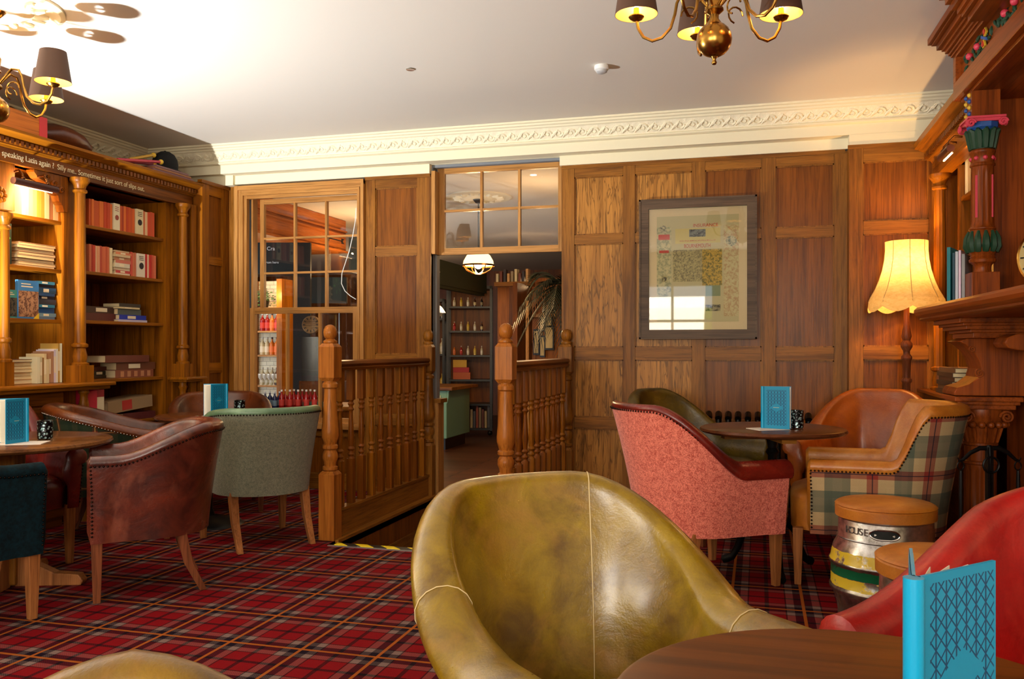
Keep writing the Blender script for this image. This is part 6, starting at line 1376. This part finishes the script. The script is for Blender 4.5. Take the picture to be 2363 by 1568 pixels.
# right side of the bar room: timber screen, plate shelf with bottles, frames, palm
q0 = atD(1196, 800, 12.0); sx_ = q0.x
b = MB(); b.box((q0.x, 11.3, FZ), (q0.x + 0.06, 12.0, 2.0)); b.box((q0.x - 0.26, 12.0, FZ), (q0.x + 0.06, 12.1, 2.0)); b.box((q0.x - 0.45, 11.9, 2.0), (q0.x + 0.1, 12.12, 2.06), 1)
sb_ = thing('timber_screen', 'brown timber screen with a display ledge behind the right newel posts', 'screen', (0, 0, 0)); b.build('panel', [M['dark_z'], M['oak_x']], sb_, smooth=0)
q = atD(1197, 900, 11.3); b = MB(); b.box((q.x, 11.25, FZ), (q.x + 0.04, 11.3, 1.75)); b.build('pale_post', M['pine_z'], sb_, smooth=0)
x0 = atD(1197, 720, 13.0).x; x1 = atD(1300, 720, 13.0).x
wl = thing('plate_shelf', 'long wooden plate shelf on the far wall right of the doorway', 'shelf', (0, 0, 0)); b = MB(); b.box((x0 - .2, 12.9, HC + (803 - 730) / FPX * 12.9), (x1 + 2.5, 13.1, HC + (803 - 722) / FPX * 12.9)); b.build('board', M['pine_x'], wl, smooth=0)
b = MB(); b.box((x0 - .5, 13.1, FZ), (x1 + 3.0, 13.15, 2.2)); b.build('backing', wood('far_oak', srgb(190, 112, 44), srgb(150, 80, 26), 'z', 0.4), wl, smooth=0)
zs_ = HC + (803 - 722) / FPX * 12.9
for k in range(8): bott('dark' if k % 2 else 'clear', (x0 + 0.28 + k * 0.085, 12.97, zs_ + .001), 0.7, 'little bottle on the plate shelf right of the doorway, %s from the left' % ORD[k], 'bottles on the plate shelf')
for i, (px, py, w_, h_) in enumerate(((1238, 790, 14, 60), (1252, 745, 12, 40), (1252, 800, 12, 50), (1268, 780, 22, 56), (1266, 735, 18, 40))):
    d = 13.0; p = atY(px, py, 13.04); s_ = 13.4 / FPX; ww, hh = w_ * s_ / 2, h_ * s_ / 2
    r = thing('wall_picture', 'small framed picture on the far wall, %s of five seen past the right newel post' % ORD[i], 'picture', (p.x, p.y, p.z), 0, 'small frames on the far wall')
    b = MB(); b.box((-ww, -0.02, -hh), (ww, 0.02, hh)); b.build('frame', M['blackp'], r, smooth=0); b = MB(); b.box((-ww * .75, -0.024, -hh * .85), (ww * .75, -0.02, hh * .85)); b.build('print', plain('print_%d' % i, srgb(226, 196, 130), 0.6), r, smooth=0)
# books and ornaments on the screen ledge
for k in range(9):
    p = q0.x - 0.43 + k * 0.055; c_ = [(214, 196, 150), (120, 60, 40), (60, 50, 50), (200, 150, 90), (150, 130, 100)][k % 5]; b = MB(); b.box((0, 0, 0), (0.035, 0.12, 0.12 + 0.03 * (k % 3))); o = b.build('book', bmat(c_), smooth=0); o.location = (p, 11.93, 2.061); tag(o, 'small book on the timber screen ledge, %s from the left' % ORD[k], 'book', 'books on the timber screen ledge')
# palm
pc = atD(1262, 640, 9.4); pm = thing('potted_palm', 'dark spiky potted palm at the right side of the doorway', 'plant', (pc.x + 0.15, pc.y, FZ))
b = MB(); b.lathe([(0.14, 0), (0.19, 0.36), (0.20, 0.38), (0.17, 0.38), (0.001, 0.34)], seg=20); b.build('pot', plain('terracotta', srgb(120, 60, 36), 0.7), pm)
b = MB(); b.tube([(0, 0, 0.3), (0.03, 0, 1.0), (0.0, 0.02, 1.75), (-0.02, 0, 2.1)], [0.05, 0.045, 0.05, 0.05], 10); b.build('trunk', M['dark_z'], pm)
PLM = plain('palm_green', srgb(26, 30, 14), 0.5); rr = random.Random(5)
for k in range(34):
    a = k * 2.4; el = 0.9 - (k % 6) * 0.36; L_ = 0.40 + 0.18 * rr.random(); b = MB()
    pts = [Vector((math.cos(a) * L_ * t * math.cos(el), math.sin(a) * L_ * t * math.cos(el), 2.1 + L_ * t * math.sin(el) - 0.35 * t * t)) for t in [j / 8 for j in range(9)]]
    b.tube(pts, [0.008 * (1 - j / 10) for j in range(9)], 4)
    for j in (1, 1.5, 2, 2.5, 3, 3.5, 4, 4.5, 5, 5.5, 6, 6.5, 7, 7.5, 8):
        pj = pts[int(j)].lerp(pts[min(8, int(j) + 1)], j - int(j)); j0 = j; j = int(j); d_ = (pts[j] - pts[j - 1]).normalized(); sd = d_.cross(Vector((0, 0, 1))).normalized()
        for s_ in (-1, 1):
            tip = pj + sd * s_ * 0.17 * (1 - j / 14) + d_ * 0.14 - Vector((0, 0, 0.07)); w2_ = d_ * 0.013
            b.add([tuple(pj - w2_), tuple(pj + w2_), tuple(tip)], [(0, 1, 2)])
    b.build('frond', PLM, pm, smooth=0)
# ---- seen through the sash window: a serving station with bottles, and the bar beyond
st = thing('serving_station', 'wooden serving station under the sash window loaded with sauce bottles', 'counter', (-3.75, 6.75, FZ))
b = MB(); b.box((-0.75, -0.22, 0), (0.95, 0.28, 0.90)); b.build('carcass', M['dark_z'], st, smooth=0); b = MB(); b.box((-0.78, -0.25, 0.90), (0.98, 0.30, 0.935)); b.build('worktop', M['oak_x'], st, smooth=0, bevel=0.005)
zt2 = FZ + 0.936
for k in range(9):
    p = atD(650 + k * 9.5, 930, 6.95 + 0.07 * (k % 2)); bott('red', (p.x, p.y, zt2), 0.62, 'red sauce bottle behind the lower window panes, %s from the left' % ORD[k], 'red sauce bottles on the serving station')
for k in range(4):
    p = atD(612 + k * 11, 930, 6.95 + 0.07 * (k % 2)); bott('blue', (p.x, p.y, zt2), 0.55, 'dark blue sauce bottle left of the red ones, %s from the left' % ORD[k], 'blue sauce bottles on the serving station')
cv = thing('cutlery_caddy', 'caddy of cutlery right of the red sauce bottles behind the window', 'cutlery', (atD(722, 935, 7.0).x, atD(722, 935, 7.0).y, zt2)); b = MB(); b.box((-0.07, -0.04, 0), (0.07, 0.04, 0.05)); b.build('tray', plain('caddy_green', srgb(60, 80, 60), 0.5), cv, smooth=0)
b = MB(); rr = random.Random(2)
for k in range(14): x_ = -0.06 + k * 0.009; b.tube([(x_, 0, 0.01), (x_ + 0.02 * (rr.random() - .5), 0.02 * (rr.random() - .5), 0.085)], 0.0025, 5)
o = b.build('cutlery', plain('cutlery_steel', srgb(210, 210, 210), 0.2, 1.0), cv); o['kind'] = 'stuff'
# white tiled wall with shelves
tw = thing('bottle_shelving', 'lit bar shelving of glasses and bottles on a white tiled wall, behind the window', 'shelving', (0, 0, 0))
def tiles():
    t = NT('white_tiles'); v = t.coords('Object', (1, 1, 1), rot=(PI / 2, 0, 0)); br = t.new('ShaderNodeTexBrick'); t.link(v, br.inputs['Vector']); br.inputs['Scale'].default_value = 5.0
    br.inputs['Color1'].default_value = srgb(236, 220, 180); br.inputs['Color2'].default_value = srgb(226, 208, 166); br.inputs['Mortar'].default_value = srgb(150, 130, 96); br.inputs['Mortar Size'].default_value = 0.012
    t.base(br.outputs[0]); t.set(Roughness=0.3); return t.m
yt = 9.6; xl, xr2 = atY(560, 800, yt).x, atY(700, 800, yt).x; xw = atY(665, 800, yt).x
b = MB(); b.box((xl - .5, yt, FZ), (xw, yt + .05, 1.95)); b.build('tiled_wall', tiles(), tw, smooth=0)
b = MB(); b.box((xl - .1, yt - .06, FZ), (atY(597, 800, yt).x, yt, 1.95)); b.build('pilaster', M['shelf_z'], tw, smooth=0)
b = MB(); b.box((atY(668, 800, yt).x, yt - .3, FZ), (atY(680, 800, yt).x, yt, 1.95)); b.build('end_post', M['shelf_z'], tw, smooth=0)
SZ = [HC + (HYP - py) / FPX * (yt * 1.08) for py in (708, 763, 820, 892)]
for z in SZ: b = MB(); b.box((xl - .1, yt - .22, z - .02), (xw, yt, z)); b.build('shelf', M['pine_x'], tw, smooth=0)
rowk = [['dark'] * 0, ['red', 'red', 'orange', 'red', 'red', 'clear'], ['clear', 'clear', 'orange', 'orange', 'brown', 'clear'], ['clear', 'clear', 'clear', 'brown', 'clear', 'dark']]
for li in (1, 2, 3):
    for k, kd in enumerate(rowk[li]):
        x_ = atY(606 + k * 11, 800, yt - .12).x; bott(kd, (x_, yt - .12, SZ[li] + .001), 0.9, '%s bottle from the left on the %s lit shelf behind the window' % (ORD[k], {1: 'upper', 2: 'middle', 3: 'lower'}[li]), 'bottles on the lit shelving')
for k in range(6):
    x_ = atY(606 + k * 10, 800, yt - .14).x; b = MB(); b.lathe([(0.03, 0), (0.004, 0.01), (0.004, 0.06), (0.03, 0.09), (0.034, 0.14)], (0, 0, 0), 12, cap=False); o = b.build('wine_glass', plain('glassware', srgb(230, 220, 200), 0.05, 0.3)); o.location = (x_, yt - .18, SZ[2] - 0.165); o.rotation_euler = (0, 0, 0); tag(o, 'wine glass below the upper lit shelf, %s from the left' % ORD[k], 'glass', 'wine glasses on the lit shelving')
    o.location.z = SZ[3] + 0.001
pl = thing('trailing_plant', 'green trailing plant on the top tiled shelf behind the window', 'plant', (atY(612, 700, yt - .1).x, yt - .13, SZ[0] + .001)); b = MB(); rr = random.Random(9)
b.lathe([(0.05, 0), (0.07, 0.09), (0.001, 0.09)], seg=14); b.build('pot', M['blackp'], pl); b = MB()
for k in range(150):
    p = Vector((rr.gauss(0, .08), min(0.06, rr.gauss(-0.03, .04)), max(0.03, 0.12 + rr.gauss(0, .06)))); s_ = 0.022; b.T = Matrix.Translation(p) @ Matrix.Rotation(rr.random() * 6, 4, 'Z') @ Matrix.Rotation(rr.random() * 3, 4, 'X'); b.add([(-s_, 0, 0), (0, s_ * .5, 0), (s_, 0, 0), (0, -s_ * .5, 0)], [(0, 1, 2, 3)])
b.build('leaves', plain('leaf_dark', srgb(70, 100, 50), 0.6), pl, smooth=0)
lamp('shelf_light', 'POINT', (atY(628, 800, 9.2).x, 9.15, 1.75), 9, (1, .66, .32), 0.05)
# wooden sign board with an arrow, chalk boards, clock, dark pillar
def slab(name, lab, cat, px0, py0, px1, py1, d, m_, th=0.05):
    p0, p1 = atD(px0, py0, d), atD(px1, py1, d); r = thing(name, lab, cat, (p0.x, p0.y, p1.z), YAW); b = MB(); b.box((0, 0, 0), ((px1 - px0) / FPX * d, th, p0.z - p1.z)); b.build('board', m_, r, smooth=0); return r, (px1 - px0) / FPX * d, p0.z - p1.z
P0, P1 = atX(585, 480, -5.6), atX(800, 520, -5.6)
ys0, ys1 = atX(590, 500, -5.9).y, 11.4
bl = thing('ceiling_bulkhead', 'moulded wooden ceiling bulkhead with a painted arrow, seen through the upper panes', 'bulkhead', (0, 0, 0))
xq = -5.05; b = MB(); ya, yb2 = 7.4, atX(798, 500, xq).y
b.box((xq - .6, ya, 2.32), (xq, yb2, 2.73)); b.box((xq, ya, 2.58), (xq + .02, yb2, 2.60)); b.box((xq, ya, 2.53), (xq + .03, yb2, 2.545)); b.box((xq, ya, 2.32), (xq + .03, yb2, 2.345)); b.build('panel', wood('bulkhead_oak', srgb(190, 110, 50), srgb(150, 80, 30), 'y', 0.35), bl, smooth=0)
b = MB(); ym = atX(772, 553, xq).y; zz_ = atX(772, 553, xq).z; b.box((xq + .001, ym - .16, zz_ - .006), (xq + .004, ym + .22, zz_ + .006)); b.prism([(ym - .26, zz_), (ym - .14, zz_ + .035), (ym - .14, zz_ - .035)], 'x', xq + .001, xq + .004); b.prism([(ym + .18, zz_ + .03), (ym + .26, zz_ + .03), (ym + .2, zz_), (ym + .26, zz_ - .03), (ym + .18, zz_ - .03)], 'x', xq + .001, xq + .004); b.build('arrow', M['blackp'], bl, smooth=0)
r, w_, h_ = slab('chalk_board', 'black chalk board with white script behind the second row of window panes', 'sign', 590, 560, 700, 632, 9.0, plain('chalk_black', srgb(22, 26, 22), 0.8))
text_mesh('chalk_writing', 'Cra', 0.055, M['white'], r, (w_ * .32, -0.002, h_ * .80), (PI / 2, 0, 0), 0.0005); text_mesh('chalk_writing', 'from here', 0.035, M['white'], r, (w_ * .34, -0.002, h_ * .36), (PI / 2, 0, 0), 0.0005)
slab('dark_screen', 'black pillar of the bar behind the middle window panes', 'pillar', 676, 560, 716, 960, 8.4, plain('pillar_black', srgb(20, 16, 12), 0.5))
slab('dark_screen', 'dark green panel of the bar behind the right window panes', 'panel', 716, 640, 800, 700, 8.8, plain('dark_green_panel', srgb(24, 34, 24), 0.6))
slab('wood_screen', 'low brown timber partition behind the lower right window panes', 'partition', 690, 880, 830, 1010, 8.2, M['dark_z'])
slab('coffee_machine', 'black coffee machine below the round clock behind the window', 'coffee machine', 696, 778, 735, 880, 8.1, plain('machine_black', srgb(16, 14, 12), 0.2))
p = atD(718, 750, 8.3); ck = thing('wall_clock', 'round wooden faced clock behind the lower middle window pane', 'clock', (p.x, p.y, p.z), YAW); b = MB(); b.lathe([(0.001, -.02), (0.08, -.02), (0.087, 0.0), (0.087, 0.03), (0.001, 0.03)], axis='y', seg=32); b.build('face', wood('clock_wood', srgb(190, 150, 100), srgb(90, 54, 30), 'x', 0.5, 1.0, 0.6), ck)
b = MB()
for k in range(12): a = k * PI / 6; b.cbox((0.062 * math.sin(a), -.022, 0.062 * math.cos(a)), (0.008, .004, 0.02), ry=a)
b.build('numerals', M['blackp'], ck, smooth=0)
p = atD(783, 720, 7.8); b = MB(); z0_ = p.z; b.tube([(0, 0, 0.0), (0, 0, -0.9)], 0.006, 8); b.tube([(0.07 * math.cos(a), 0.03 * math.sin(a), 0.0) for a in [k * PI / 8 for k in range(16)]], 0.004, 6, closed=True); b.ball((0, 0, -0.92), 0.02, 10)
o = b.build('drip_rail_stand', plain('steel_rod', srgb(110, 116, 124), 0.35, 1.0)); o.location = (p.x, p.y, z0_); tag(o, 'steel rod with a ring top behind the lower right window pane', 'stand')
# downlights of the bar room ceiling
for (px, py) in ((1231, 404),):
    q = atZ(px, py, ZC); b = MB(); b.lathe([(0.03, -.002), (0.001, -.003)], seg=16, cap=False); b.build('downlight', plain('spot_glow', (1, .9, .7, 1), .5, 0, (1, .85, .6, 1), 6)).location = (q.x, q.y, ZC); tag(C.objects[-1] if False else bpy.data.objects['downlight.001'] if 'downlight.001' in bpy.data.objects else bpy.data.objects['downlight'], 'tiny glowing downlight in the bar ceiling, seen through the transom', 'ceiling light')
